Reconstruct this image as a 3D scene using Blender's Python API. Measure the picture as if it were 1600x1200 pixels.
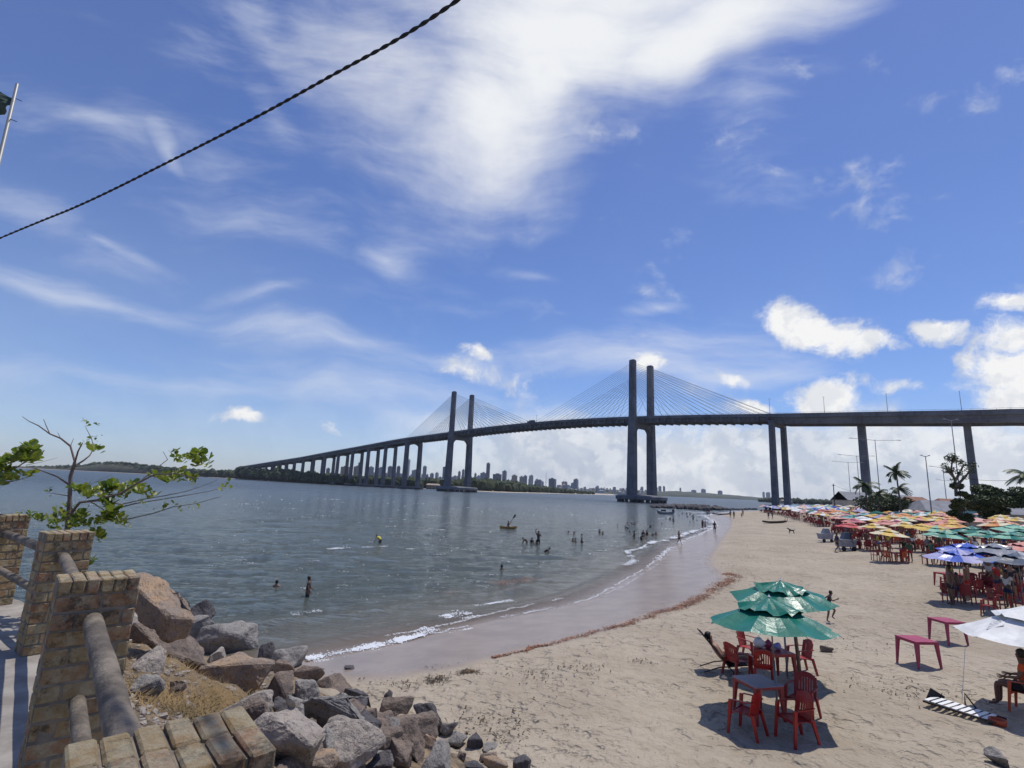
import bpy, bmesh, math, random
import numpy as np
from mathutils import Vector, Matrix, noise as mn
R = math.radians
rnd = random.Random(7)
scn = bpy.context.scene
for o in list(bpy.data.objects): bpy.data.objects.remove(o)
# ------------------------------------------------------------------ camera
H = 5.2; FP = 820.0; ROLL = R(2.565); PIT = math.atan(162.9*math.cos(ROLL)/FP)
Uw = Vector((0, -math.sin(PIT), math.cos(PIT))); Fw = Vector((0, math.cos(PIT), math.sin(PIT))); Xw = Vector((1, 0, 0))
CX = math.cos(ROLL)*Xw + math.sin(ROLL)*Uw; CY = -math.sin(ROLL)*Xw + math.cos(ROLL)*Uw
camd = bpy.data.cameras.new('camera'); cam = bpy.data.objects.new('camera', camd); scn.collection.objects.link(cam)
camd.sensor_width = 36; camd.lens = FP/1600*36; camd.clip_start = 0.05; camd.clip_end = 20000
M = Matrix((CX, CY, -Fw)).transposed().to_4x4(); M.translation = (0, 0, H); cam.matrix_world = M
scn.camera = cam
# ------------------------------------------------------------------ light, exposure
SAZ, SEL = R(48), R(70)
sund = bpy.data.lights.new('sun', 'SUN'); sun = bpy.data.objects.new('sun', sund); scn.collection.objects.link(sun)
sund.energy = 3.7; sund.angle = R(0.53); sund.color = (1, .95, .87)
sv = Vector((math.sin(SAZ)*math.cos(SEL), math.cos(SAZ)*math.cos(SEL), math.sin(SEL)))
sun.rotation_euler = sv.to_track_quat('Z', 'Y').to_euler(); sun.location = (0, 0, 90)
scn.view_settings.view_transform = 'Standard'; scn.view_settings.look = 'None'; scn.view_settings.exposure = -0.1; scn.view_settings.gamma = 1
scn.render.engine = 'CYCLES'; scn.cycles.volume_bounces = 0; scn.cycles.max_bounces = 6; scn.cycles.transparent_max_bounces = 12
SKY_STR = 0.115

def ray(u, v):
    return CX*((u-800)/FP) + CY*((600-v)/FP) + Fw
def G(u, v, z=0.0):
    d = ray(u, v); t = (z-H)/d.z; return Vector((d.x*t, d.y*t, z))
def AT(u, v, y):
    d = ray(u, v); t = y/d.y; return Vector((d.x*t, y, H+d.z*t))
def proj(p):
    q = Vector(p)-Vector((0, 0, H)); w = q.dot(Fw); return 800+FP*q.dot(CX)/w, 600-FP*q.dot(CY)/w
def hor(u): return 762.9+math.tan(ROLL)*(u-800)
def XY(u, y):            # ground position seen under picture column u at depth y
    d = ray(u, hor(u)); return d.x/d.y*y, y

# ------------------------------------------------------------------ node helper
class NT:
    def __init__(s, tree): s.t = tree; s.n = tree.nodes; s.l = tree.links
    def new(s, typ, **kw):
        n = s.n.new(typ)
        for k, v in kw.items(): setattr(n, k, v)
        return n
    def put(s, sock, val):
        if isinstance(val, bpy.types.NodeSocket): s.l.new(val, sock)
        elif val is not None:
            try: sock.default_value = val
            except Exception: sock.default_value = (*val, 1)
    def m(s, op, a, b=None, c=None, clamp=False):
        n = s.new('ShaderNodeMath', operation=op, use_clamp=clamp)
        for i, x in enumerate((a, b, c)):
            if x is not None: s.put(n.inputs[i], x)
        return n.outputs[0]
    def vm(s, op, a, b=None, out=0):
        n = s.new('ShaderNodeVectorMath', operation=op); s.put(n.inputs[0], a)
        if b is not None: s.put(n.inputs[1], b)
        return n.outputs['Value'] if op in ('LENGTH', 'DOT_PRODUCT') else n.outputs[0]
    def mr(s, v, a, b, c=0, d=1, interp='SMOOTHSTEP'):
        n = s.new('ShaderNodeMapRange', interpolation_type=interp); s.put(n.inputs[0], v)
        for i, x in enumerate((a, b, c, d)): s.put(n.inputs[i+1], x)
        return n.outputs[0]
    def noise(s, vec, scale, det=4, rough=.55, dist=0, out='Fac'):
        n = s.new('ShaderNodeTexNoise'); s.put(n.inputs['Vector'], vec); n.inputs['Scale'].default_value = scale
        n.inputs['Detail'].default_value = det; n.inputs['Roughness'].default_value = rough; n.inputs['Distortion'].default_value = dist
        return n.outputs[out]
    def mix(s, f, a, b):
        n = s.new('ShaderNodeMix', data_type='RGBA'); s.put(n.inputs[0], f); s.put(n.inputs[6], a); s.put(n.inputs[7], b); return n.outputs[2]
    def mapping(s, vec, loc=(0, 0, 0), rot=(0, 0, 0), sc=(1, 1, 1), typ='POINT'):
        n = s.new('ShaderNodeMapping', vector_type=typ); s.put(n.inputs[0], vec)
        n.inputs[1].default_value = loc; n.inputs[2].default_value = rot; n.inputs[3].default_value = sc; return n.outputs[0]

# ------------------------------------------------------------------ sky with clouds
def build_world():
    w = bpy.data.worlds.new('World'); scn.world = w; w.use_nodes = True
    t = NT(w.node_tree); t.n.clear()
    out = t.new('ShaderNodeOutputWorld'); bg = t.new('ShaderNodeBackground'); t.l.new(bg.outputs[0], out.inputs[0]); bg.inputs[1].default_value = SKY_STR
    sky = t.new('ShaderNodeTexSky', sky_type='NISHITA', sun_disc=False, sun_elevation=SEL, sun_rotation=SAZ, air_density=1.0, dust_density=.25, ozone_density=2.0)
    co = t.new('ShaderNodeTexCoord').outputs['Generated']
    sep = t.new('ShaderNodeSeparateXYZ'); t.l.new(co, sep.inputs[0])
    X, Y, Z = sep.outputs
    den = t.m('MAXIMUM', t.m('ADD', Y, 1.0), .12)
    cb = t.new('ShaderNodeCombineXYZ'); t.l.new(t.m('DIVIDE', X, den), cb.inputs[0]); t.l.new(t.m('DIVIDE', Z, den), cb.inputs[1])
    S = cb.outputs[0]                                    # stereographic chart of the sky, fixed to the world
    def sp(u, v):
        d = ray(u, v).normalized(); return Vector((d.x/(1+d.y), d.z/(1+d.y), 0))
    def blob(vec, u, v, a, b, deg):
        c = sp(u, v); e = sp(u+a*math.cos(R(deg)), v-a*math.sin(R(deg)))-c
        k = e.length/max(a, 1e-6)
        mp = t.mapping(vec, tuple(c), (0, 0, math.atan2(e.y, e.x)), (a*k, b*k, 1), 'TEXTURE')
        return t.m('SUBTRACT', 1.0, t.vm('LENGTH', mp))
    def union(vec, L):
        r = None
        for q in L:
            x = blob(vec, *q[:5])
            if len(q) > 5: x = t.m('MULTIPLY', x, q[5])
            r = x if r is None else t.m('MAXIMUM', r, x)
        return t.m('MAXIMUM', r, -1.0)
    def warp(scale, amt, det=4):
        c = t.noise(S, scale, det, .6, 0, 'Color'); c = t.vm('SUBTRACT', c, (.5, .5, .5))
        n = t.new('ShaderNodeVectorMath', operation='SCALE'); t.l.new(c, n.inputs[0]); n.inputs['Scale'].default_value = amt
        return t.vm('ADD', S, n.outputs[0])
    Wc = warp(9, .05, 5); Ws = warp(3.0, .12, 3)
    # cirrus, wind-streaked
    st = t.noise(t.mapping(Ws, rot=(0, 0, R(-28)), sc=(1.6, 6, 1)), 3.2, 7, .62)
    st2 = t.noise(t.mapping(Ws, rot=(0, 0, R(25)), sc=(1.4, 5.5, 1)), 3.0, 7, .62)
    soft = t.noise(Ws, 5.5, 8, .62)
    A = union(Ws, [(880, 60, 420, 210, 20, 1.5), (760, 200, 230, 150, 15, 1.25), (1080, 60, 330, 110, 24, 1.5), (930, -40, 430, 150, 8, 1.6), (850, 120, 190, 160, 60, 1.5), (640, 150, 210, 190, -40, .75), (1250, -60, 260, 90, 20, 1.2)])
    a = t.mr(t.m('ADD', A, t.m('MULTIPLY', t.m('SUBTRACT', t.m('ADD', t.m('MULTIPLY', soft, .45), t.m('MULTIPLY', st2, .55)), .50), 3.0)), -.25, 1.38)
    B = union(Ws, [(150, 455, 300, 34, -13, .8), (210, 375, 160, 18, -24, .7), (290, 260, 80, 20, -52, .8), (200, 220, 160, 30, -24, .5), (600, 405, 70, 34, -4, 1.0), (450, 465, 120, 18, 0, .7),
                   (960, 560, 330, 66, 6, 1.05), (1120, 580, 190, 38, 14, .8), (620, 600, 330, 46, -3, .85), (1030, 465, 90, 18, 24, .8), (830, 428, 80, 14, -8, .6), (430, 200, 110, 40, -60, .55), (420, 70, 150, 60, -55, .55), (560, 540, 300, 40, -10, .8), (380, 330, 260, 110, -30, .4), (300, 600, 260, 34, -4, .7), (800, 640, 300, 40, 0, .7), (330, 120, 330, 200, -40, .2), (100, 330, 260, 60, -25, .5), (1050, 520, 240, 60, 8, .9), (700, 560, 200, 40, -8, .8), (1180, 150, 60, 170, 20, .22)])
    b = t.m('MULTIPLY', t.mr(B, -.6, -.1), t.mr(t.m('ADD', B, t.m('MULTIPLY', t.m('SUBTRACT', st, .50), 2.8)), -.05, 1.5, 0, .72))
    # cumulus
    cn = t.noise(Wc, 19, 10, .66)
    C = union(Wc, [(1240, 500, 62, 36, -14, 1.3), (1300, 525, 90, 46, -10, 1.4), (1345, 530, 64, 26, -12, 1.1), (1460, 522, 62, 28, -4, 1.05), (1580, 480, 84, 34, 0, 1.3), (1590, 530, 74, 60, 10, 1.4), (1585, 585, 96, 80, 10, 1.5), (1600, 630, 130, 60, 0, 1.5),
                   (1290, 620, 68, 38, 4, 1.15), (1245, 632, 40, 26, 0, 1), (1395, 606, 60, 20, -5, .8), (1172, 636, 50, 18, -16, 1.1), (1006, 572, 42, 22, -10, 1.2), (1145, 590, 30, 14, -10, .8), (748, 562, 32, 17, -35, 1.1), (735, 585, 60, 20, -5, .6),
                   (380, 650, 46, 15, -8, .85), (528, 672, 34, 12, -30, .5), (830, 600, 40, 22, 0, .4), (1700, 560, 150, 110, 0, 1.3)])
    c = t.mr(t.m('ADD', C, t.m('MULTIPLY', t.m('SUBTRACT', cn, .5), 3.6)), .0, .80)
    c = t.m('MULTIPLY', c, t.mr(C, -.45, -.05))
    # low broken cloud deck above the horizon, heavier to the right
    hn = t.noise(t.mapping(Wc, sc=(1, 1.5, 1)), 11, 10, .6)
    side = t.mr(X, -.30, .06, .10, 1.0)
    low = t.mr(Z, .01, .20, 1.0, 0.0)
    d = t.m('MULTIPLY', t.mr(t.m('ADD', t.m('MULTIPLY', low, 1.55), t.m('MULTIPLY', t.m('SUBTRACT', hn, .5), 2.6)), .15, .85), side)
    veil = t.m('MULTIPLY', t.mr(t.noise(Ws, 2.2, 5, .6), .35, .75), t.mr(Z, .02, .5, .30, .05))
    # colours (divided by the background strength so they read as daylight white)
    K = 1/SKY_STR
    def wcol(x): return (x[0]*K, x[1]*K, x[2]*K, 1)
    tint = t.new('ShaderNodeMix', data_type='RGBA', blend_type='MULTIPLY'); tint.inputs[0].default_value = 1
    t.l.new(sky.outputs[0], tint.inputs[6])
    t.l.new(t.mix(t.mr(Z, .0, .75), (.72, .84, 1.16, 1), (.70, .78, 1.12, 1)), tint.inputs[7])
    base = tint.outputs[2]
    base = t.mix(veil, base, wcol((.55, .62, .74)))
    base = t.mix(b, base, wcol((.80, .85, .95)))
    base = t.mix(a, base, wcol((.93, .95, .98)))
    up = t.vm('ADD', Wc, (.006, .010, 0)); lit = t.m('SUBTRACT', t.noise(Wc, 15, 8, .6), t.noise(up, 15, 8, .6))  # cloud relief: lit and shaded sides put into the colour by shifted noise
    tex = t.m('ADD', t.mr(t.noise(Wc, 9, 6, .6), .36, .64, 0, .55), t.mr(lit, -.06, .07, 0, .5))
    base = t.mix(t.m('MULTIPLY', d, .92), base, t.mix(tex, wcol((.55, .61, .72)), wcol((.98, .99, 1.0))))
    cc = t.mix(t.m('ADD', t.mr(C, -.1, .7, 0, .75), t.mr(lit, -.06, .06, -.25, .5)), wcol((.70, .74, .82)), wcol((1.0, 1.0, 1.0)))
    base = t.mix(c, base, cc)
    t.l.new(base, bg.inputs[0])
build_world()

# ------------------------------------------------------------------ materials
def mat(name, col, rough=.8, col2=None, nscale=4, bump=0, bscale=20, metal=0, spec=.5, coord='Object', det=5, lo=.35, hi=.65, bdist=.02, alpha=1):
    m = bpy.data.materials.new(name); m.use_nodes = True; t = NT(m.node_tree); b = t.n['Principled BSDF']
    b.inputs['Roughness'].default_value = rough; b.inputs['Metallic'].default_value = metal; b.inputs['Specular IOR Level'].default_value = spec
    b.inputs['Base Color'].default_value = (*col, 1)
    co = t.new('ShaderNodeTexCoord').outputs[coord] if coord != 'World' else t.new('ShaderNodeNewGeometry').outputs['Position']
    if col2 is not None:
        t.l.new(t.mix(t.mr(t.noise(co, nscale, det, .6), lo, hi), (*col, 1), (*col2, 1)), b.inputs['Base Color'])
    if bump:
        bp = t.new('ShaderNodeBump'); bp.inputs['Strength'].default_value = bump; bp.inputs['Distance'].default_value = bdist
        t.l.new(t.noise(co, bscale, 6, .6), bp.inputs['Height']); t.l.new(bp.outputs[0], b.inputs['Normal'])
    return m
concrete = mat('bridge concrete', (.155, .162, .185), .85, (.10, .107, .125), .12, .25, 1.5, coord='World', bdist=.2)
def _streak(m, col, col2):
    t = NT(m.node_tree); b = t.n['Principled BSDF']; P = t.new('ShaderNodeNewGeometry').outputs['Position']
    c = t.mix(t.mr(t.noise(t.mapping(P, sc=(1, 1, .12)), .9, 6, .7), .35, .68), (*col, 1), (*col2, 1)); c = t.mix(t.mr(t.noise(P, .10, 4, .6), .4, .62), c, (col[0]*1.25, col[1]*1.22, col[2]*1.18, 1))
    sp = t.new('ShaderNodeSeparateXYZ'); t.l.new(P, sp.inputs[0]); j = t.m('LESS_THAN', t.m('FRACT', t.m('DIVIDE', sp.outputs[2], 4.2)), .035); c = t.mix(t.m('MULTIPLY', j, .45), c, (.04, .04, .045, 1)); t.l.new(c, b.inputs['Base Color'])
_streak(concrete, (.125, .133, .155), (.072, .078, .094))
dark_conc = mat('stained concrete', (.09, .09, .09), .9, (.05, .05, .05), .3, coord='World')
pale_conc = mat('pale concrete', (.36, .33, .29), .9, (.22, .2, .18), .5, .3, 8, coord='World')
steel = mat('galvanised steel', (.22, .23, .24), .5, metal=.3)
cable_m = mat('stay cable', (.16, .17, .19), .6)
wood_dark = mat('dark wood', (.06, .045, .035), .8, (.03, .022, .018), 6)
wood_pole = mat('weathered pole wood', (.26, .18, .11), .8, (.14, .09, .06), 8)
rubber = mat('black rubber', (.012, .012, .014), .7)
red_pl = mat('red plastic', (.40, .014, .012), .38, (.28, .012, .011), 2, spec=.5)
red_old = mat('sun faded red plastic', (.36, .03, .03), .5, (.22, .02, .02), 2)
mag_pl = mat('magenta plastic', (.36, .03, .09), .5, (.28, .025, .07), 3)
orange_pl = mat('orange plastic', (.55, .09, .03), .5)
tabletop_m = mat('blue grey table top', (.22, .22, .30), .45, (.34, .22, .26), 5)
white_pl = mat('white paint', (.78, .78, .77), .5)
grey_metal = mat('grey cart metal', (.22, .23, .28), .5, (.32, .33, .37), 2)
black_m = mat('black cloth', (.014, .014, .018), .85)

# ------------------------------------------------------------------ mesh builder and bookkeeping
class MB:
    def __init__(s): s.v = []; s.f = []; s.mi = []
    def add(s, vs, fs, mi=0):
        k = len(s.v); s.v += [tuple(p) for p in vs]; s.f += [tuple(i+k for i in q) for q in fs]; s.mi += [mi]*len(fs)
    def box(s, c, d, rz=0, mat4=None, taper=(1, 1), mi=0):
        hx, hy, hz = d[0]/2, d[1]/2, d[2]/2; P = []
        for z, k in ((-hz, (1, 1)), (hz, taper)):
            for x, y in ((-hx, -hy), (hx, -hy), (hx, hy), (-hx, hy)): P.append(Vector((x*k[0], y*k[1], z)))
        mt = mat4 if mat4 is not None else Matrix.Rotation(rz, 4, 'Z')
        s.add([mt @ p + Vector(c) for p in P], [(3, 2, 1, 0), (4, 5, 6, 7), (0, 1, 5, 4), (1, 2, 6, 5), (2, 3, 7, 6), (3, 0, 4, 7)], mi)
    def hexa(s, P, mi=0): s.add(P, [(3, 2, 1, 0), (4, 5, 6, 7), (0, 1, 5, 4), (1, 2, 6, 5), (2, 3, 7, 6), (3, 0, 4, 7)], mi)
    def tube(s, pts, rad, n=8, mi=0, sq=None):
        pts = [Vector(p) for p in pts]
        if not hasattr(rad, '__len__'): rad = [rad]*len(pts)
        k = len(s.v); prev = None
        for i, p in enumerate(pts):
            d = (pts[min(i+1, len(pts)-1)]-pts[max(i-1, 0)]).normalized()
            if prev is None:
                a = d.cross(Vector((0, 0, 1)));
                if a.length < .05: a = d.cross(Vector((0, 1, 0)))
                a.normalize()
            else: a = (prev-d*prev.dot(d)).normalized()
            prev = a; b = d.cross(a)
            for j in range(n):
                th = 2*math.pi*j/n + (math.pi/4 if n == 4 else 0); s.v.append(tuple(p+(a*math.cos(th)+b*math.sin(th))*rad[i]))
        F = []
        for i in range(len(pts)-1):
            for j in range(n): F.append((k+i*n+j, k+i*n+(j+1) % n, k+(i+1)*n+(j+1) % n, k+(i+1)*n+j))
        F.append(tuple(k+j for j in reversed(range(n)))); F.append(tuple(k+(len(pts)-1)*n+j for j in range(n)))
        s.f += F; s.mi += [mi]*len(F)
    def lathe(s, prof, n=16, c=(0, 0, 0), mi=0, sx=1, sy=1):
        k = len(s.v)
        for r, z in prof:
            for j in range(n): s.v.append((c[0]+r*sx*math.cos(2*math.pi*j/n), c[1]+r*sy*math.sin(2*math.pi*j/n), c[2]+z))
        F = []
        for i in range(len(prof)-1):
            for j in range(n): F.append((k+i*n+j, k+i*n+(j+1) % n, k+(i+1)*n+(j+1) % n, k+(i+1)*n+j))
        F.append(tuple(k+j for j in reversed(range(n)))); F.append(tuple(k+(len(prof)-1)*n+j for j in range(n)))
        s.f += F; s.mi += [mi]*len(F)
    def blob(s, c, r, seed=0, sub=1, rough=.25, mi=0):
        bm = bmesh.new(); bmesh.ops.create_icosphere(bm, subdivisions=sub, radius=1)
        P = []
        for v in bm.verts:
            q = v.co*(1+rough*mn.noise(v.co*1.7+Vector((seed*3.1, seed, 0)))*1.6); P.append((c[0]+q.x*r[0], c[1]+q.y*r[1], c[2]+q.z*r[2]))
        s.add(P, [tuple(v.index for v in f.verts) for f in bm.faces], mi); bm.free()
    def octa(s, c, r, h, rz=0):
        a, b = math.cos(rz)*r, math.sin(rz)*r
        s.add([(c[0]+a, c[1]+b, c[2]), (c[0]-b*.7, c[1]+a*.7, c[2]), (c[0]-a, c[1]-b, c[2]), (c[0]+b*.7, c[1]-a*.7, c[2]), (c[0], c[1], c[2]+h), (c[0], c[1], c[2]-h)],
              [(0, 1, 4), (1, 2, 4), (2, 3, 4), (3, 0, 4), (1, 0, 5), (2, 1, 5), (3, 2, 5), (0, 3, 5)])
    def mesh(s, name, mats, smooth=False):
        me = bpy.data.meshes.new(name); me.from_pydata(s.v, [], s.f)
        for m in (mats if isinstance(mats, (list, tuple)) else [mats]): me.materials.append(m)
        if any(s.mi): me.polygons.foreach_set('material_index', s.mi)
        if smooth: me.polygons.foreach_set('use_smooth', [True]*len(me.polygons))
        me.update(); return me
    def obj(s, name, mats, parent=None, smooth=False, loc=None):
        return link(s.mesh(name, mats, smooth), name, parent, loc)
def link(me, name, parent=None, loc=None):
    o = bpy.data.objects.new(name, me); scn.collection.objects.link(o)
    if parent: o.parent = parent
    if loc is not None: o.location = loc
    return o
def tag(o, label=None, cat=None, group=None, kind=None):
    for k, v in (('label', label), ('category', cat), ('group', group), ('kind', kind)):
        if v: o[k] = v
    return o
def thing(name, label, cat, loc=(0, 0, 0), rz=0, group=None, sc=1):
    o = bpy.data.objects.new(name, None); scn.collection.objects.link(o); o.empty_display_size = .1
    o.location = loc; o.rotation_euler = (0, 0, rz); o.scale = (sc,)*3; return tag(o, label, cat, group)
kids = {}
def dup(root, loc, rz=0, label=None, group=None, sc=None):
    if root.name not in kids:
        kids[root.name] = [(c, list(c.children)) for c in root.children]
    r = root.copy(); scn.collection.objects.link(r); r.location = loc; r.rotation_euler = (0, 0, rz)
    if sc: r.scale = (sc,)*3
    if label: r['label'] = label
    if group: r['group'] = group
    for c, gs in kids[root.name]:
        d = c.copy(); scn.collection.objects.link(d); d.parent = r
        for g in gs:
            e = g.copy(); scn.collection.objects.link(e); e.parent = d
    return r

# ------------------------------------------------------------------ terrain functions
def sdist(P, x, y):      # signed distance to polyline, positive to the right of its direction
    x = np.asarray(x, float); y = np.asarray(y, float); best = np.full(x.shape, 1e18); sg = np.ones(x.shape)
    for (ax, ay), (bx, by) in zip(P[:-1], P[1:]):
        dx, dy = bx-ax, by-ay; L = dx*dx+dy*dy; t = np.clip(((x-ax)*dx+(y-ay)*dy)/L, 0, 1)
        ex, ey = x-ax-t*dx, y-ay-t*dy; d = ex*ex+ey*ey; cr = dx*(y-ay)-dy*(x-ax)
        m = d < best-1e-9; best = np.where(m, d, best); sg = np.where(m, np.where(cr < 0, 1, -1), sg)
    return np.sqrt(best)*sg
def pl(L, z=0): return [tuple(G(u, v, z)[:2]) for u, v in L]
SHORE = [(-90, -30), (-30, 4), (-10, 14)] + pl([(475, 1033), (560, 1015), (640, 1000), (690, 988), (780, 968), (870, 950), (930, 934), (965, 914), (1000, 893), (1026, 876), (1046, 858), (1070, 844), (1092, 836), (1120, 822), (1112, 813), (1102, 807), (1118, 801.5), (1145, 798.5)]) + [(118, 246), (152, 262), (260, 330), (700, 650), (6000, 5200)]
WET = [(-90, -36), (-28, 0), (-8, 11)] + pl([(470, 1050), (540, 1054), (620, 1060), (700, 1048), (770, 1030), (830, 1017), (900, 1001), (960, 986), (1000, 969), (1050, 955), (1100, 936), (1136, 911), (1120, 892), (1114, 868), (1130, 845), (1142, 826), (1146, 812), (1128, 804), (1150, 801)], .35) + [(118, 238), (158, 255), (265, 324), (706, 644), (6000, 5190)]
FENCE = [(30, -38), (3.1, -3.1), (-.78, 1.40), (-2.42, 3.32), (-4.33, 5.42), (-6.35, 6.95), (-9.5, 8.6), (-15, 10.6), (-60, 15), (-400, 20)]
def beach(x, y):
    d = sdist(SHORE, x, y)
    up = .10*np.minimum(d, 6)+.03*np.clip(d-6, 0, 12)+.058*np.clip(d-15, 0, 27)+.004*np.clip(d-42, 0, 60)
    dn = np.maximum(.10*np.minimum(d, 0)+.0, -3.5)
    return np.where(d > 0, up, dn)
def gzn(x, y):
    b = beach(x, y); s = sdist(FENCE, x, y)
    e = 3.3-.47*np.clip(s-.5, 0, 30); e = np.where(s < .3, 3.3, e)
    # lumps of loose fill
    return np.maximum(b, e)
def gz(x, y): return float(gzn(np.array([x]), np.array([y]))[0])
def onground(u, v, lift=0.0):
    d = ray(u, v); z = .8
    t = 0; p = None
    ts = np.geomspace(1.5, 900, 1500)
    xs, ys, zs = d.x*ts, d.y*ts, H+d.z*ts
    g = gzn(xs, ys)+lift; g = np.maximum(g, lift)
    i = int(np.argmax(zs < g));
    if i == 0: return G(u, v, 0)
    f = (zs[i-1]-g[i-1])/((zs[i-1]-g[i-1])-(zs[i]-g[i])); t = ts[i-1]+f*(ts[i]-ts[i-1])
    return Vector((d.x*t, d.y*t, H+d.z*t))

def fbm2(x, y, sc, seed=0, oct=4):          # cheap value noise in numpy
    rs = np.random.RandomState(seed); T = rs.rand(256, 256); out = 0; amp = 1; tot = 0
    for o in range(oct):
        X = x*sc*2**o+o*17.3; Y = y*sc*2**o+o*5.7; xi = np.floor(X).astype(int); yi = np.floor(Y).astype(int)
        fx = X-xi; fy = Y-yi; fx = fx*fx*(3-2*fx); fy = fy*fy*(3-2*fy)
        a = T[xi % 256, yi % 256]; b = T[(xi+1) % 256, yi % 256]; c = T[xi % 256, (yi+1) % 256]; d = T[(xi+1) % 256, (yi+1) % 256]
        out = out+amp*((a*(1-fx)+b*fx)*(1-fy)+(c*(1-fx)+d*fx)*fy); tot += amp; amp *= .5
    return out/tot
def polar(angs, rads, hf, attrs, name, m, closed=True):
    A, Rr = np.meshgrid(angs, rads, indexing='ij'); x = np.sin(A)*Rr; y = np.cos(A)*Rr; z = hf(x, y)
    na, nr = A.shape; V = np.stack([x.ravel(), y.ravel(), z.ravel()], 1)
    i = np.arange(na if closed else na-1)[:, None]; j = np.arange(nr-1)[None, :]
    i2 = (i+1) % na; F = np.stack([i*nr+j, i*nr+j+1, i2*nr+j+1, i2*nr+j], -1).reshape(-1, 4)
    me = bpy.data.meshes.new(name); me.vertices.add(len(V)); me.vertices.foreach_set('co', V.ravel().astype(np.float32))
    me.loops.add(F.size); me.loops.foreach_set('vertex_index', F.ravel().astype(np.int32)); me.polygons.add(len(F))
    me.polygons.foreach_set('loop_start', np.arange(0, F.size, 4, dtype=np.int32)); me.polygons.foreach_set('loop_total', np.full(len(F), 4, dtype=np.int32))
    me.update(); me.validate(); me.polygons.foreach_set('use_smooth', np.ones(len(me.polygons), bool))
    for k, fn in attrs.items():
        a = me.attributes.new(k, 'FLOAT', 'POINT'); a.data.foreach_set('value', fn(x, y).ravel().astype(np.float32))
    me.materials.append(m); return link(me, name)
def angles(fine, coarse, a0=-52, a1=52):
    return np.radians(np.concatenate([np.linspace(a0, a1, fine, endpoint=False), np.linspace(a1, 360+a0, coarse, endpoint=False)]))
RAD = np.concatenate([np.geomspace(.4, 8, 50, endpoint=False), np.geomspace(8, 60, 200, endpoint=False), np.geomspace(60, 400, 110, endpoint=False), np.geomspace(400, 9000, 40)])

def sand_mat():
    m = bpy.data.materials.new('beach sand'); m.use_nodes = True; t = NT(m.node_tree); b = t.n['Principled BSDF']
    P = t.new('ShaderNodeNewGeometry').outputs['Position']
    at = t.new('ShaderNodeAttribute', attribute_name='wet'); wet = at.outputs['Fac']
    fe = t.new('ShaderNodeAttribute', attribute_name='fence').outputs['Fac']
    w = t.mr(t.m('ADD', wet, t.m('MULTIPLY', t.m('SUBTRACT', t.noise(P, .5, 5, .6), .5), 1.6)), -.7, .7, 1, 0)
    big = t.mr(t.noise(P, .22, 5, .6), .35, .68); mid = t.mr(t.noise(P, 2.2, 6, .65), .4, .75)
    dry = t.mix(big, (.405, .345, .262, 1), (.33, .275, .205, 1))
    dry = t.mix(t.m('MULTIPLY', mid, .5), dry, (.30, .235, .165, 1))
    # scattered dark bits of weed and trampled patches
    sp = t.mr(t.noise(P, 7.5, 4, .75), .64, .72); pt = t.mr(t.noise(P, .33, 3, .5), .50, .66)
    dry = t.mix(t.m('MULTIPLY', sp, t.m('ADD', t.m('MULTIPLY', pt, .65), .12)), dry, (.12, .085, .055, 1))
    wetc = t.mix(t.mr(t.noise(P, .8, 4, .6), .3, .7), (.30, .235, .18, 1), (.24, .185, .14, 1))
    col = t.mix(w, dry, wetc)
    soil = t.mix(t.mr(t.noise(P, 3.5, 7, .7), .35, .68), (.26, .19, .115, 1), (.11, .08, .05, 1))
    soil = t.mix(t.mr(t.noise(P, 14, 5, .8), .50, .66), soil, (.06, .045, .03, 1))
    em = t.mr(fe, 6.3, 5.2); col = t.mix(em, col, soil)
    t.l.new(col, b.inputs['Base Color'])
    dryish = t.m('SUBTRACT', 1.0, w)
    glaze = t.m('MULTIPLY', t.mr(wet, -4.0, -.6, 1, 0), w)
    t.l.new(t.m('SUBTRACT', .92, t.m('MULTIPLY', t.m('MULTIPLY', w, t.m('ADD', .45, t.m('MULTIPLY', glaze, .55))), t.m('SUBTRACT', 1, em)), .75 and None) if False else t.mr(t.m('MULTIPLY', w, t.m('SUBTRACT', 1.0, em)), 0, 1, .92, .27, 'LINEAR'), b.inputs['Roughness'])
    bp = t.new('ShaderNodeBump'); bp.inputs['Distance'].default_value = .13
    h = t.m('ADD', t.m('MULTIPLY', t.noise(P, 1.6, 3, .55), .9), t.m('ADD', t.m('MULTIPLY', t.noise(P, 5.0, 4, .6), .75), t.m('MULTIPLY', t.noise(P, 26, 3, .6), .16)))
    h = t.m('SUBTRACT', h, t.m('MULTIPLY', t.mr(t.noise(P, 3.4, 2, .5), .48, .74), t.mr(t.noise(P, .5, 2, .5), .35, .6, .25, 1.0)))
    t.l.new(h, bp.inputs['Height']); t.l.new(t.m('ADD', t.m('MULTIPLY', dryish, .85), .03), bp.inputs['Strength']); t.l.new(bp.outputs[0], b.inputs['Normal'])
    return m
def sand_h(x, y):
    z = gzn(x, y); r = np.hypot(x, y); wt = sdist(WET, x, y); k = np.clip((wt+.3)/1.5, 0, 1)*np.clip((90-r)/40, 0, 1)
    s = sdist(FENCE, x, y)
    z = z+k*(.06*(fbm2(x, y, .8, 1, 3)-.5)+.12*(fbm2(x, y, 2.6, 2, 3)-.5))
    z = z+np.where((s > .5) & (s < 6.6), .35*(fbm2(x, y, 1.4, 3, 4)-.5), 0)
    return z
ground = polar(angles(760, 60), RAD, sand_h, {'wet': lambda x, y: sdist(WET, x, y), 'fence': lambda x, y: sdist(FENCE, x, y)}, 'beach_ground', sand_mat())
tag(ground, 'pale trampled beach sand with darker wet edge along the water', 'sand', kind='structure')

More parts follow.
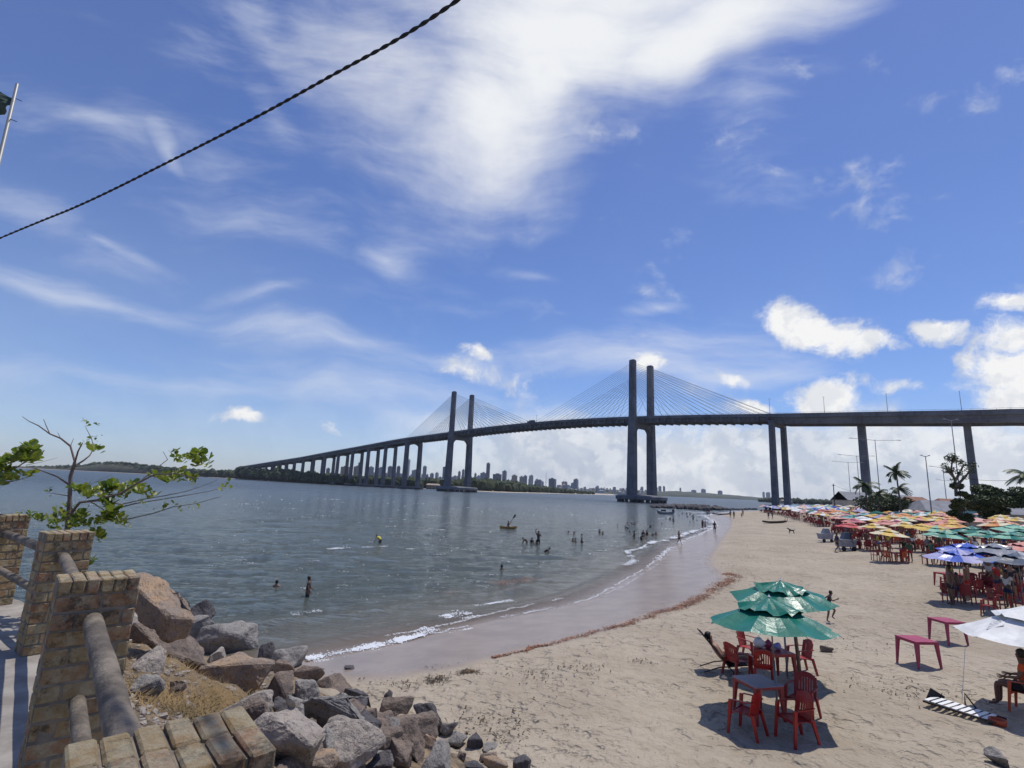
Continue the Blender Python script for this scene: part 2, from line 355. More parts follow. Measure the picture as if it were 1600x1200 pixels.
from mathutils.bvhtree import BVHTree
_c = np.empty(len(ground.data.vertices)*3, np.float32); ground.data.vertices.foreach_get('co', _c); _c = _c.reshape(-1, 3)
_i = np.empty(len(ground.data.polygons)*4, np.int32); ground.data.loops.foreach_get('vertex_index', _i); _i = _i.reshape(-1, 4)
_near = np.hypot(_c[:, 0], _c[:, 1]) < 110; _f = _i[_near[_i].all(1)]
_bvh = BVHTree.FromPolygons([tuple(map(float, p)) for p in _c], [tuple(map(int, q)) for q in _f])
def surf(x, y):
    h = _bvh.ray_cast(Vector((x, y, 30)), Vector((0, 0, -1))); return h[0].z if h[0] is not None else gz(x, y)
def water_mat():
    m = bpy.data.materials.new('estuary water'); m.use_nodes = True; t = NT(m.node_tree); b = t.n['Principled BSDF']; out = t.n['Material Output']
    P = t.new('ShaderNodeNewGeometry').outputs['Position']
    dp = t.new('ShaderNodeAttribute', attribute_name='depth').outputs['Fac']
    ds = t.new('ShaderNodeAttribute', attribute_name='dist').outputs['Fac']
    n1 = t.noise(P, .08, 4, .6)
    dd = t.m('ADD', dp, t.m('MULTIPLY', t.m('SUBTRACT', n1, .5), .7))
    dd = t.m('ADD', dp, t.m('MULTIPLY', t.m('SUBTRACT', n1, .5), .3))
    c = t.mix(t.mr(dd, .0, .22), (.27, .215, .17, 1), (.125, .122, .098, 1))
    c = t.mix(t.mr(dd, .18, .85), c, (.062, .077, .064, 1))
    c = t.mix(t.mr(ds, 40, 160), c, (.043, .058, .058, 1))
    weed = t.m('MULTIPLY', t.mr(t.noise(t.mapping(P, sc=(1, .6, 1)), .45, 6, .7), .60, .70), t.m('MULTIPLY', t.mr(dp, .15, .4), t.mr(dp, 1.0, .55)))
    c = t.mix(t.m('MULTIPLY', weed, .5), c, (.16, .045, .035, 1))
    t.l.new(c, b.inputs['Base Color'])
    t.l.new(t.mr(ds, 20, 300, .09, .30, 'LINEAR'), b.inputs['Roughness']); b.inputs['IOR'].default_value = 1.33
    bp = t.new('ShaderNodeBump'); bp.inputs['Distance'].default_value = .62
    h = t.m('ADD', t.noise(t.mapping(P, rot=(0, 0, R(20)), sc=(.5, 1.3, 1)), 1.3, 5, .6), t.m('MULTIPLY', t.noise(t.mapping(P, rot=(0, 0, R(-14)), sc=(.6, 1.5, 1)), 4.2, 4, .6), .45))
    h = t.m('ADD', h, t.m('MULTIPLY', t.noise(t.mapping(P, rot=(0, 0, R(10)), sc=(.4, 1.2, 1)), .22, 4, .6), 1.6))
    t.l.new(h, bp.inputs['Height']); t.l.new(t.mr(dp, .0, .35, .15, .85), bp.inputs['Strength']); t.l.new(bp.outputs[0], b.inputs['Normal'])
    tr = t.new('ShaderNodeBsdfTransparent'); mx = t.new('ShaderNodeMixShader')
    t.l.new(t.mr(dp, .0, .24, .30, 1), mx.inputs[0]); t.l.new(tr.outputs[0], mx.inputs[1]); t.l.new(b.outputs[0], mx.inputs[2]); t.l.new(mx.outputs[0], out.inputs[0])
    return m
def water_h(x, y):
    r = np.hypot(x, y); d = -beach(x, y); k = np.clip(d/.6, 0, 1)*np.clip((140-r)/100, 0, 1)
    ph = sdist(SHORE, x, y)
    z = .30*k*(fbm2(x*.75+y*.2, y*1.6-x*.3, .42, 5, 4)-.5)
    near = np.clip((70-r)/40, 0, 1)
    z += near*.05*np.exp(-((ph+1.0+1.1*fbm2(x, y, .12, 8, 2))/.30)**2)+near*.06*np.exp(-((ph+3.6+1.6*fbm2(x, y, .10, 9, 2))/.45)**2)
    return z+.0
water = polar(angles(700, 40, -52, 34), RAD[30:], water_h, {'depth': lambda x, y: -beach(x, y), 'dist': lambda x, y: np.hypot(x, y)}, 'water', water_mat())
tag(water, 'choppy grey green estuary water under the bridge', 'water', kind='structure')

# ------------------------------------------------------------------ foam and glint flecks, seaweed, litter
foam_glint_m = mat('sea foam and glints', (.74, .76, .78), .8)
def along(L, n, z=0):
    P = [G(u, v, z) for u, v in L]; seg = [(P[i+1]-P[i]).length for i in range(len(P)-1)]; T = sum(seg)
    for k in range(n):
        q = rnd.random()*T
        for i, s_ in enumerate(seg):
            if q <= s_: break
            q -= s_
        d = (P[i+1]-P[i]).normalized(); yield P[i]+d*min(q, seg[i]), Vector((-d.y, d.x, 0))
fo = MB()
FK = 1.9
for L, n, w, r0, r1 in [([(478, 1031), (520, 1024), (560, 1016), (600, 1008), (640, 999), (672, 989), (680, 985)], 1700, .11, .02, .07), ([(610, 1006), (640, 997), (672, 986), (679, 983)], 900, .15, .03, .08), ([(490, 1036), (540, 1030), (600, 1018)], 260, .08, .015, .04),
                  ([(692, 966), (712, 962), (728, 957)], 420, .16, .03, .08), ([(700, 991), (720, 987), (738, 983)], 160, .06, .02, .04), ([(744, 948), (775, 943), (800, 939)], 300, .10, .02, .05), ([(720, 968), (760, 962)], 120, .08, .02, .05),
                  ([(780, 967), (830, 957), (880, 948), (925, 936), (955, 920)], 420, .07, .015, .04), ([(938, 934), (985, 912), (1012, 893), (1030, 882)], 600, .09, .02, .05), ([(976, 884), (990, 878), (985, 868), (978, 862), (1000, 858), (1010, 851)], 700, .16, .04, .11),
                  ([(1014, 850), (1024, 846)], 200, .2, .06, .14), ([(1036, 846), (1042, 844)], 120, .2, .05, .1), ([(1050, 842), (1062, 838), (1074, 833), (1088, 829), (1102, 826)], 900, .30, .07, .17), ([(1102, 826), (1116, 821)], 180, .3, .08, .18), ([(1095, 803), (1102, 807), (1112, 813), (1118, 818)], 420, 1.0, .1, .26),
                  ([(1076, 800), (1100, 801)], 160, 1.2, .1, .3), ([(515, 859), (545, 856)], 130, .25, .03, .1), ([(565, 856), (605, 854)], 60, .25, .03, .09), ([(455, 962), (500, 955)], 90, .14, .02, .05)]:
    for p, nn in along(L, int(n*FK)):
        o = rnd.gauss(0, w)*(1+.8*mn.noise(p*.8)); r = rnd.uniform(r0, r1)*.62
        if mn.noise((p+nn*o)*2.2/(1+p.y/40)) < -.05 and rnd.random() < .85: continue
        fo.octa(p+nn*o+Vector((0, 0, .045+r*.1*rnd.random())), r, r*rnd.uniform(.25, .6), rnd.random()*6)
for L, n, w, r0, r1 in [([(478, 1032), (560, 1015), (640, 1000), (690, 988), (780, 968), (870, 950), (930, 934), (965, 914), (1000, 893), (1026, 876)], 5200, .035, .008, .022), ([(1026, 876), (1046, 858), (1070, 844), (1092, 836), (1120, 822), (1112, 813), (1102, 807), (1118, 801.5)], 2600, .16, .03, .10), ([(560, 1004), (640, 989), (720, 972), (800, 952), (880, 936)], 900, .05, .012, .03)]:
    for p, nn in along(L, n):
        if mn.noise(p*(.6 if p.y < 40 else .15)+Vector((9, 0, 0))) < -.22: continue
        r = rnd.uniform(r0, r1); fo.octa(p+nn*(rnd.gauss(0, w)+.18*mn.noise(p*1.3))+Vector((0, 0, .035)), r, r*.4, rnd.random()*6)
for k in range(420):  # added white flecks stand in for sun glints and whitecaps on open water
    u = rnd.uniform(330, 1120); v = hor(u)+rnd.uniform(28, 190)**1.0
    p = G(u, v); 
    if beach(np.array([p.x]), np.array([p.y]))[0] > -.5: continue
    cl = rnd.random() < .12
    for q in range(rnd.randint(8, 20) if cl else rnd.randint(1, 3)):
        rr = p.y/820*rnd.uniform(.3, 1.0); fo.octa(p+Vector((rnd.gauss(0, .22 if cl else .06)*(p.y/30), rnd.gauss(0, .10)*(p.y/30), .05)), min(rr, .3), min(rr, .3)*.35, rnd.random()*.5)
tag(fo.obj('foam', foam_glint_m), 'white foam of small breaking waves along the waterline, with flecks for sun glints offshore', 'foam', kind='stuff')

weed_m = mat('red brown seaweed', (.27, .095, .04), .7, (.12, .045, .022), 2.5, coord='World')
brown_m = mat('dry brown weed', (.11, .07, .035), .85, (.05, .035, .02), 3, coord='World')
SCR = []
def scraps(mb, p, r, flat=.3): SCR.append((mb, p, r, flat))
def flush():
    if not SCR: return
    for mb, p, r, flat in SCR: scraps_(mb, Vector((p.x, p.y, max(surf(p.x, p.y)+.006, .05)+rnd.random()*.025)), r, flat)
    SCR.clear()
def scraps_(mb, p, r, flat=.3):
    a = rnd.random()*6.28; L = r*rnd.uniform(.8, 2.2); d = Vector((math.cos(a), math.sin(a), rnd.uniform(-.1, flat))); n = Vector((-d.y, d.x, 0))*r*.35
    q = p+d*L*.5+Vector((0, 0, L*.25*rnd.random())); e = p+d*L+Vector((0, 0, rnd.uniform(-.2, .2)*L*.3))
    mb.add([p-n*.4, p+n*.4, q+n, q-n, e], [(0, 1, 2, 3), (3, 2, 4)])
WL = [(768, 1033), (800, 1024), (830, 1016), (860, 1009), (900, 1001), (935, 990), (965, 982), (1000, 970), (1030, 961), (1060, 952), (1095, 938), (1125, 921), (1145, 907), (1128, 902)]
sw = MB()
for p, nn in along(WL, 6500, .33):
    r = p.y/820; k = .4+1.4*min(1, max(0, (p.x-1)/9)); o = rnd.gauss(0, .13*k)+.25*mn.noise(p*1.5)-.15
    if mn.noise(p*.9+Vector((5, 2, 0))) < -.15 and rnd.random() < .55: continue
    q = p+nn*o; scraps(sw, q, rnd.uniform(.015, .05)*(1+p.y/50))
for p, nn in along([(1128, 902), (1118, 880), (1150, 912), (1180, 870)], 500, .4):
    q = p+nn*rnd.gauss(0, .8); scraps(sw, q, rnd.uniform(.02, .06))
for p, nn in along([(770, 915), (800, 911), (835, 905)], 700, .0):
    q = p+nn*rnd.gauss(0, .35); scraps(sw, q, rnd.uniform(.02, .07), .05)
for p, nn in along([(690, 930), (720, 925)], 60, .0):
    q = p+nn*rnd.gauss(0, .2); scraps(sw, q, rnd.uniform(.02, .06), .05)
flush()
tag(sw.obj('seaweed', weed_m), 'line of red brown seaweed washed up along the wet sand', 'seaweed', kind='stuff')
li = MB()
def clump(u, v, n, s, mb=li):
    c = onground(u, v)
    for k in range(n):
        q = c+Vector((rnd.gauss(0, s), rnd.gauss(0, s*.9), 0)); scraps(mb, q, rnd.uniform(.02, .06), .6)
for u, v, n, s in [(732, 1052, 260, .14), (684, 1064, 150, .16), (640, 1070, 30, .3), (820, 1052, 90, .45), (905, 1045, 90, .4), (1003, 1034, 60, .2), (760, 1130, 110, .5), (800, 1140, 70, .5), (600, 1068, 30, .3), (880, 1085, 20, .5), (690, 1040, 12, .3), (1190, 855, 120, 1.6), (1250, 860, 120, 2.0), (1160, 870, 90, 1.5), (1330, 860, 60, 1.4), (1420, 905, 90, 1.5), (1390, 1080, 120, .7), (1480, 1090, 60, .5), (1330, 1010, 60, .6)]: clump(u, v, n, s)
for k in range(350):
    u = rnd.uniform(760, 1600); v = rnd.uniform(845, 1200); p = onground(u, v)
    if sdist(WET, [p.x], [p.y])[0] < .2: continue
    for q in range(rnd.choice((1, 1, 2, 4))):
        s_ = p+Vector((rnd.gauss(0, .15), rnd.gauss(0, .15), 0)); scraps(li, s_, rnd.uniform(.008, .022)*(1+p.y/40), .15)
flush()
tag(li.obj('dry_weed', brown_m), 'dry brown weed scraps and twigs strewn over the sand', 'dry weed', kind='stuff')

# ------------------------------------------------------------------ promenade, brick pillars, rails
def rail_side(p, q, o):   # offset
    d = (Vector(q)-Vector(p)).normalized(); return Vector((d.y, -d.x, 0))*o
pave_m = mat('pale worn paving', (.36, .33, .29), .9, (.22, .195, .17), 2.3, .3, 12, coord='World')
pv = MB(); inner = [(-.0, 0)]
edge = FENCE[1:9]; E1 = []; E2 = []
for i, p in enumerate(edge):
    a = Vector((*edge[max(i-1, 0)], 0)); b = Vector((*edge[min(i+1, len(edge)-1)], 0)); nrm = Vector(((b-a).y, -(b-a).x, 0)).normalized()
    E1.append(Vector((*p, 0))+nrm*.32); E2.append(Vector((*p, 0))-nrm*9)
for i in range(len(edge)-1):
    P = [E1[i], E1[i+1], E2[i+1], E2[i]]
    pv.hexa([Vector((q.x, q.y, 3.0)) for q in P]+[Vector((q.x, q.y, 3.5)) for q in P])
tag(pv.obj('promenade', pave_m), 'pale worn promenade paving beside the brick fence', 'pavement', kind='structure')
def brick_mat():
    m = bpy.data.materials.new('old yellow brick'); m.use_nodes = True; t = NT(m.node_tree); b = t.n['Principled BSDF']
    co = t.new('ShaderNodeTexCoord').outputs['Object']; inf = t.new('ShaderNodeAttribute', attribute_name='tone').outputs['Fac']
    c = t.mix(inf, (.34, .24, .11, 1), (.31, .15, .075, 1))
    c = t.mix(t.mr(t.noise(co, 14, 6, .7), .40, .70), c, (.42, .36, .235, 1))
    c = t.mix(t.m('MULTIPLY', t.mr(t.noise(co, 5.5, 7, .8), .50, .62), .8), c, (.045, .04, .03, 1))
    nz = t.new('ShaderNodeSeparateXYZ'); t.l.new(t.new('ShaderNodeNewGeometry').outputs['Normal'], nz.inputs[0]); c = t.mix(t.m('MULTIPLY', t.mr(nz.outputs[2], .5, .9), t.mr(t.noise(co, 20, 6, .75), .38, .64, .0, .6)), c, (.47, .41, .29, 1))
    t.l.new(c, b.inputs['Base Color']); b.inputs['Roughness'].default_value = .92
    bp = t.new('ShaderNodeBump'); bp.inputs['Distance'].default_value = .02; bp.inputs['Strength'].default_value = 1; t.l.new(t.noise(co, 38, 8, .75), bp.inputs['Height']); t.l.new(bp.outputs[0], b.inputs['Normal'])
    return m
brick_m = brick_mat(); mortar_m = mat('grey mortar', (.24, .20, .155), .95, (.12, .11, .09), 9, .6, 60, bdist=.01)
def brickbox(bm, lay, c, d, tone, bev=.005):
    r = bmesh.ops.create_cube(bm, size=1); vs = r['verts']
    j = Matrix.Rotation(rnd.gauss(0, .012), 4, 'Z') @ Matrix.Rotation(rnd.gauss(0, .008), 4, 'X')
    for v in vs: v.co = j @ Vector((v.co.x*d[0], v.co.y*d[1], v.co.z*d[2]))+Vector(c); v[lay] = tone
    es = list({e for v in vs for e in v.link_edges}); rb = bmesh.ops.bevel(bm, geom=es, offset=bev, segments=1, affect='EDGES', profile=.5)
    for v in rb['verts']: v[lay] = tone; v.co += Vector((mn.noise(v.co*31), mn.noise(v.co*37+Vector((4, 0, 0))), mn.noise(v.co*29+Vector((0, 7, 0)))))*.004
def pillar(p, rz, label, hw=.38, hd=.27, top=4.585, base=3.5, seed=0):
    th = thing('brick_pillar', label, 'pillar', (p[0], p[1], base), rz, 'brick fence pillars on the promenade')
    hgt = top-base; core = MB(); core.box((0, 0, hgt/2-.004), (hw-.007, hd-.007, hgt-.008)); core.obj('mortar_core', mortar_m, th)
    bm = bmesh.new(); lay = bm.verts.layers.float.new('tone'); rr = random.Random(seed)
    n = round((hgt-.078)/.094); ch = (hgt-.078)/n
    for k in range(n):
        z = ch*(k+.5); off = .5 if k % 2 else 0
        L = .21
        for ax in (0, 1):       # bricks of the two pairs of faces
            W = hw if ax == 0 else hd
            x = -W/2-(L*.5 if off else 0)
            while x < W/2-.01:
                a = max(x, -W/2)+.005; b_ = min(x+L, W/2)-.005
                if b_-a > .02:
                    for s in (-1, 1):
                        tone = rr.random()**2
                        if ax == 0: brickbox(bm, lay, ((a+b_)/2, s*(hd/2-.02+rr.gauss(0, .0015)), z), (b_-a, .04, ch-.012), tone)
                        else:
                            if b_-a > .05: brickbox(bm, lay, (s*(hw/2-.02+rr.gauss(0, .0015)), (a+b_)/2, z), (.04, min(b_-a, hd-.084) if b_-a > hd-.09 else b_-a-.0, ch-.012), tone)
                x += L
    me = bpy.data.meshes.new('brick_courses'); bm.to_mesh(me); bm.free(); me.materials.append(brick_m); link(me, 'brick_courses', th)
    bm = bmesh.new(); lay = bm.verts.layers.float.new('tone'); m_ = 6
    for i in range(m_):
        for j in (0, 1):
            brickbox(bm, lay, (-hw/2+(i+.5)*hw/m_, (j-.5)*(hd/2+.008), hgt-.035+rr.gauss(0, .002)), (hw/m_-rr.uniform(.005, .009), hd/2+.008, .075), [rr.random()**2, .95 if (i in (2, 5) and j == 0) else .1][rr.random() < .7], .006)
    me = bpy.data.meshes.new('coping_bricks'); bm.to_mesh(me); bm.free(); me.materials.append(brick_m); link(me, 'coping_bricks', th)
    return th
PIL = [(-.74, 1.345), (-2.40, 3.30), (-4.33, 5.42), (-6.35, 6.95), (-9.5, 8.6)]
pil_lab = ['brick fence pillar nearest the camera with worn orange and yellow top bricks', 'yellow brick pillar with blackened patch where the thick round rail meets it', 'third brick pillar along the fence below the leafy shrub', 'reddish brick pillar cut by the left edge of the photo', 'brick pillar beyond the left edge of the photo']
dirs = []
for i, p in enumerate(PIL[:4]):
    q = PIL[min(i+1, 4)]; d0 = Vector((q[0]-p[0], q[1]-p[1])).normalized()
    a = math.atan2(d0.y, d0.x)-math.pi/2; dirs.append(a)
    pillar(p, a, pil_lab[i], seed=i+3)
log_m = mat('weathered concrete rail', (.215, .18, .14), .85, (.095, .078, .062), 6, .8, 30)
for i in range(4):
    a = Vector((*PIL[i], 0)); b = Vector((*PIL[i+1], 0)); d = (b-a).normalized()
    for z, r, nm in ((4.36, .047, 'upper'), (3.94, .038, 'lower')):
        if i == 3: continue
        mb = MB(); n = 14; pts = []; rr = []
        for k in range(n+1):
            q = a+(b-a)*(k/n); pts.append(Vector((0, 0, 0))+(q-a)+Vector((rnd.gauss(0, .002), rnd.gauss(0, .002), z-3.5))); rr.append(r*(1+.02*rnd.gauss(0, .5)))
        pts[0] = pts[0]+d*.12; pts[-1] = pts[-1]-d*.12
        mb.tube(pts, rr, 14)
        o = mb.obj('fence_rail', log_m, None, True, (a.x, a.y, 3.5)); 
        tag(o, '%s round rail between %s' % (nm, ['the nearest pillar and the second brick pillar', 'the second and the third brick pillar', 'the third brick pillar and the one at the left edge'][i]), 'rail', 'round fence rails between the brick pillars')

# ------------------------------------------------------------------ rocks
def rock_mat(name, a, b_, dk, sc=3):
    m = bpy.data.materials.new(name); m.use_nodes = True; t = NT(m.node_tree); b = t.n['Principled BSDF']; co = t.new('ShaderNodeTexCoord').outputs['Object']
    c = t.mix(t.mr(t.noise(co, sc, 6, .65), .35, .65), (*a, 1), (*b_, 1)); c = t.mix(t.mr(t.noise(co, sc*6, 6, .75), .50, .68), c, (*dk, 1)); c = t.mix(t.m('MULTIPLY', t.mr(t.noise(t.mapping(co, sc=(1, 1, 2.2)), sc*1.3, 7, .75), .56, .64), .5), c, (dk[0]*.6, dk[1]*.6, dk[2]*.6, 1)); c = t.mix(t.mr(t.noise(co, sc*16, 2, .6), .66, .72), c, (a[0]*1.5, a[1]*1.5, a[2]*1.5, 1))
    t.l.new(c, b.inputs['Base Color']); b.inputs['Roughness'].default_value = .85
    bp = t.new('ShaderNodeBump'); bp.inputs['Distance'].default_value = .06; bp.inputs['Strength'].default_value = 1
    t.l.new(t.m('ADD', t.noise(co, 7, 7, .65), t.m('MULTIPLY', t.noise(co, 40, 4, .6), .25)), bp.inputs['Height']); t.l.new(bp.outputs[0], b.inputs['Normal']); return m
RM = {'g': rock_mat('grey granite', (.295, .275, .25), (.205, .19, .175), (.10, .095, .10)), 't': rock_mat('tan granite', (.38, .255, .155), (.25, .20, .165), (.15, .11, .08)),
      'b': rock_mat('brown granite', (.225, .17, .13), (.15, .118, .10), (.07, .055, .05)), 'd': rock_mat('dark granite', (.10, .09, .095), (.06, .055, .06), (.03, .028, .03)), 'p': rock_mat('pale granite', (.40, .35, .30), (.29, .25, .215), (.15, .13, .13))}
RW = {'g': 'grey', 't': 'tan', 'b': 'brown', 'd': 'dark', 'p': 'pale'}
def rock_mesh(sx, sy, sz, seed, kind):
    rr = random.Random(seed); bm = bmesh.new()
    for i in range(rr.randint(9, 13)):
        v = Vector((rr.gauss(0, 1), rr.gauss(0, 1), rr.gauss(0, 1))).normalized(); k = max(abs(v.x), abs(v.y), abs(v.z))**.75
        v = v/k*rr.uniform(.86, 1.06); bm.verts.new((v.x*sx, v.y*sy, v.z*sz))
    r = bmesh.ops.convex_hull(bm, input=bm.verts); bmesh.ops.delete(bm, geom=list({e for e in list(r['geom_interior'])+list(r['geom_unused']) if isinstance(e, bmesh.types.BMVert)}), context='VERTS')
    bmesh.ops.dissolve_limit(bm, angle_limit=R(16), verts=bm.verts, edges=bm.edges)
    s = min(sx, sy, sz); bmesh.ops.bevel(bm, geom=list(bm.edges), offset=s*.07, segments=1, affect='EDGES', profile=.6)
    bmesh.ops.triangulate(bm, faces=bm.faces); 
    for q in range(3): bmesh.ops.subdivide_edges(bm, edges=[e for e in bm.edges if e.calc_length() > s*.22], cuts=1, use_grid_fill=True); bmesh.ops.triangulate(bm, faces=bm.faces)
    bm.normal_update()
    for v in bm.verts: v.co += v.normal*s*(.13*mn.noise(v.co/s*1.1+Vector((seed, 0, 0)))+.07*mn.noise(v.co/s*2.9+Vector((0, seed, 0)))+.03*mn.noise(v.co/s*7+Vector((0, seed, 3))))
    me = bpy.data.meshes.new('boulder'); bm.to_mesh(me); bm.free(); me.materials.append(RM[kind]); return me
# u, v (centre), width, height in photo pixels, kind, lean degrees, depth factor, label
ROCKS = [
 (308, 964, 34, 44, 'd', -50, .8, 'dark upright boulder at the foot of the long tan slab, against the water'),
 (222, 956, 56, 40, 'b', 20, .9, 'brown boulder under the upper end of the long tan slab'),
 (276, 984, 60, 40, 't', -10, .9, 'tan boulder wedged under the middle of the long tan slab'),
 (226, 976, 66, 38, 'p', 0, .9, 'flat pale boulder right beside the second brick pillar'),
 (262, 1008, 112, 44, 'b', -28, .7, 'long brownish boulder sloping beside the dry grass'),
 (304, 992, 54, 50, 'g', 10, .9, 'grey boulder under the lower end of the long tan slab'),
 (357, 1002, 80, 48, 'g', 3, .8, 'big flat grey block with level top at the water side'),
 (326, 1036, 50, 40, 'p', -15, .9, 'pale boulder left of the large brown block'),
 (372, 1052, 112, 70, 't', 14, .75, 'large square block with brown front face in the middle of the rock pile'),
 (238, 1040, 42, 42, 'p', 30, .9, 'small pointed whitish stone lying in the dry grass'),
 (230, 1074, 44, 26, 'g', 0, 1, 'flat grey stone next to the thick rail'),
 (276, 1076, 22, 20, 'b', 20, 1, 'small brown stone half buried in the dry grass'),
 (372, 1104, 92, 42, 'p', 4, .9, 'wide pale boulder just behind the nearest brick pillar'),
 (404, 1122, 64, 52, 'b', -5, .9, 'brown boulder under the wide pale one beside the nearest pillar'),
 (450, 1030, 52, 44, 'g', -10, .8, 'grey boulder with black shaded side at the water edge of the pile'),
 (418, 1026, 26, 36, 'd', 10, .8, 'dark stone between the large square block and the water'),
 (444, 1052, 50, 26, 'b', -32, .8, 'narrow brown stone slanting right of the large square block'),
 (482, 1056, 44, 30, 'b', 5, .8, 'brown stone where the pile meets the wet sand'),
 (478, 1082, 32, 44, 'g', 20, .9, 'upright grey stone at the centre of the pile'),
 (436, 1080, 62, 50, 'b', 10, .9, 'dark brown boulder with a yellowish side in a deep gap'),
 (525, 1078, 70, 38, 'b', -12, .9, 'rough brown boulder at the sand edge of the pile'),
 (560, 1094, 60, 26, 'd', -20, .9, 'low dark stone right of the rough brown boulder'),
 (484, 1102, 54, 14, 'g', 0, .9, 'thin flat grey stone lying across the pile'),
 (515, 1127, 94, 58, 'g', -6, .85, 'big angular grey boulder with black left face'),
 (590, 1124, 70, 42, 'g', -12, .85, 'grey wedge shaped boulder right of the big angular one'),
 (580, 1102, 44, 22, 'b', -10, .9, 'small brown stone above the grey wedge shaped boulder'),
 (622, 1108, 52, 32, 'b', 0, .9, 'small rounded brown boulder topping the right part of the pile'),
 (645, 1136, 78, 52, 'b', -30, .8, 'long brown boulder slanting down to the right'),
 (672, 1126, 62, 34, 'd', -42, .8, 'dark slanted slab at the right side of the pile'),
 (644, 1164, 48, 66, 'b', 12, .8, 'tall purplish brown boulder standing at the front of the pile'),
 (604, 1166, 42, 48, 'b', -8, .8, 'dark brown block left of the tall purplish boulder'),
 (541, 1168, 104, 62, 'p', 2, .85, 'largest pale rounded boulder at the bottom of the photo'),
 (440, 1166, 112, 84, 'p', -8, .85, 'large pale boulder directly right of the nearest brick pillar'),
 (436, 1116, 34, 40, 'g', 25, .9, 'grey stone in the gap above the large pale boulder'),
 (464, 1124, 28, 50, 'b', 35, .9, 'brown stone standing in the dark gap left of the big angular boulder'),
 (493, 1194, 56, 30, 't', 0, .9, 'tan stone cut by the bottom edge of the photo'),
 (600, 1200, 50, 30, 'd', 10, .9, 'dark stone at the bottom edge below the largest pale boulder'),
 (662, 1192, 92, 40, 'g', 12, .85, 'bluish grey flat boulder at the bottom edge'),
 (668, 1168, 26, 30, 't', -20, .9, 'small yellowish stone right of the tall purplish boulder'),
 (582, 1150, 28, 18, 't', 0, .9, 'small yellowish stone between the largest pale and the brown boulders'),
 (704, 1136, 32, 20, 'g', 15, .9, 'small grey stone on the sand right of the dark slanted slab'),
 (714, 1154, 36, 20, 'g', 5, .9, 'small grey stone with a bright top lying on the sand'),
 (744, 1162, 30, 20, 'd', 0, .9, 'small square black stone on the sand'),
 (715, 1180, 24, 18, 'b', -20, .9, 'small reddish brown stone below the bright topped one'),
 (768, 1169, 26, 12, 'g', 0, .9, 'little grey stone right of the square black stone'),
 (760, 1184, 30, 11, 'b', 15, .9, 'thin brown stone right of the reddish brown one'),
 (774, 1195, 40, 20, 't', 0, .9, 'rounded tan stone at the bottom edge'),
 (734, 1197, 42, 14, 'd', -5, .9, 'flat dark stone at the bottom edge'),
 (816, 1196, 26, 26, 'd', 30, .9, 'pointed black stone, last of the pile at the bottom edge'),
 (1292, 1015, 18, 14, 'b', 15, .9, 'small brown stone on the open sand below the running child'),
 (1558, 1188, 26, 22, 'g', -25, .9, 'small grey stone near the bottom right corner'),
 (546, 1043, 16, 8, 'd', 5, .9, 'small black stone on the wet sand'),
 (606, 1085, 12, 12, 'd', 40, .9, 'dark coconut sized stone on the sand above the pile'),
]
BL = []
for i, (u, v, w, h, k, ang, dep, lab) in enumerate(ROCKS):
    c = onground(u, v, 0.0); L = (c-Vector((0, 0, H))).length; sx = w/FP*L/2; sz = h/FP*L/2*1.05
    for q_ in range(4):
        c = onground(u, v, sz*.45); L = (c-Vector((0, 0, H))).length; sx = w/FP*L/2*.93; sz = h/FP*L/2*.95
    sy = (sx+sz)/2*dep*1.1; me = rock_mesh(sx, sy, sz, 100+i*7, k); o = link(me, 'boulder'); az = math.atan2(c.x, c.y)
    o.matrix_world = Matrix.Translation(c) @ Matrix.Rotation(-az, 4, 'Z') @ Matrix.Rotation(-R(ang), 4, 'Y') @ Matrix.Rotation(R(rnd.uniform(-12, 4)), 4, 'X')
    tag(o, lab, 'rock', 'loose boulders of the shore protection'); BL.append((c.copy(), lab))
a_ = AT(218, 890, 7.7); b_ = AT(286, 962, 6.7); dr = (b_-a_).normalized(); up_ = Vector((.35, -.25, .9)); sd_ = dr.cross(up_).normalized(); up_ = sd_.cross(dr)
bm = bmesh.new(); rr_ = random.Random(5); Lh = (b_-a_).length/2+.02
for x in (-1, -.3, .45, 1):
    for y in (-1, 1):
        for z in (-1, 1): bm.verts.new((x*Lh*(1+rr_.uniform(-.06, .06)), y*.19*(1-.25*abs(x))+rr_.uniform(-.03, .03), z*.14*(1-.3*(x < -.9))+rr_.uniform(-.02, .02)))
bmesh.ops.convex_hull(bm, input=bm.verts); bmesh.ops.bevel(bm, geom=list(bm.edges), offset=.02, segments=1, affect='EDGES'); bmesh.ops.triangulate(bm, faces=bm.faces)
for q in range(3): bmesh.ops.subdivide_edges(bm, edges=[e for e in bm.edges if e.calc_length() > .07], cuts=1, use_grid_fill=True); bmesh.ops.triangulate(bm, faces=bm.faces)
bm.normal_update()
for v in bm.verts: v.co += v.normal*(.05*mn.noise(v.co*3)+.02*mn.noise(v.co*11))
me = bpy.data.meshes.new('boulder'); bm.to_mesh(me); bm.free(); me.materials.append(RM['t']); o = link(me, 'boulder')
o.matrix_world = Matrix.Translation((a_+b_)/2-up_*.15) @ Matrix((dr, sd_, up_)).transposed().to_4x4(); tag(o, 'long tan slab leaning down toward the water at the top of the rock pile', 'rock', 'loose boulders of the shore protection'); BL.append(((a_+b_)/2, o['label']))
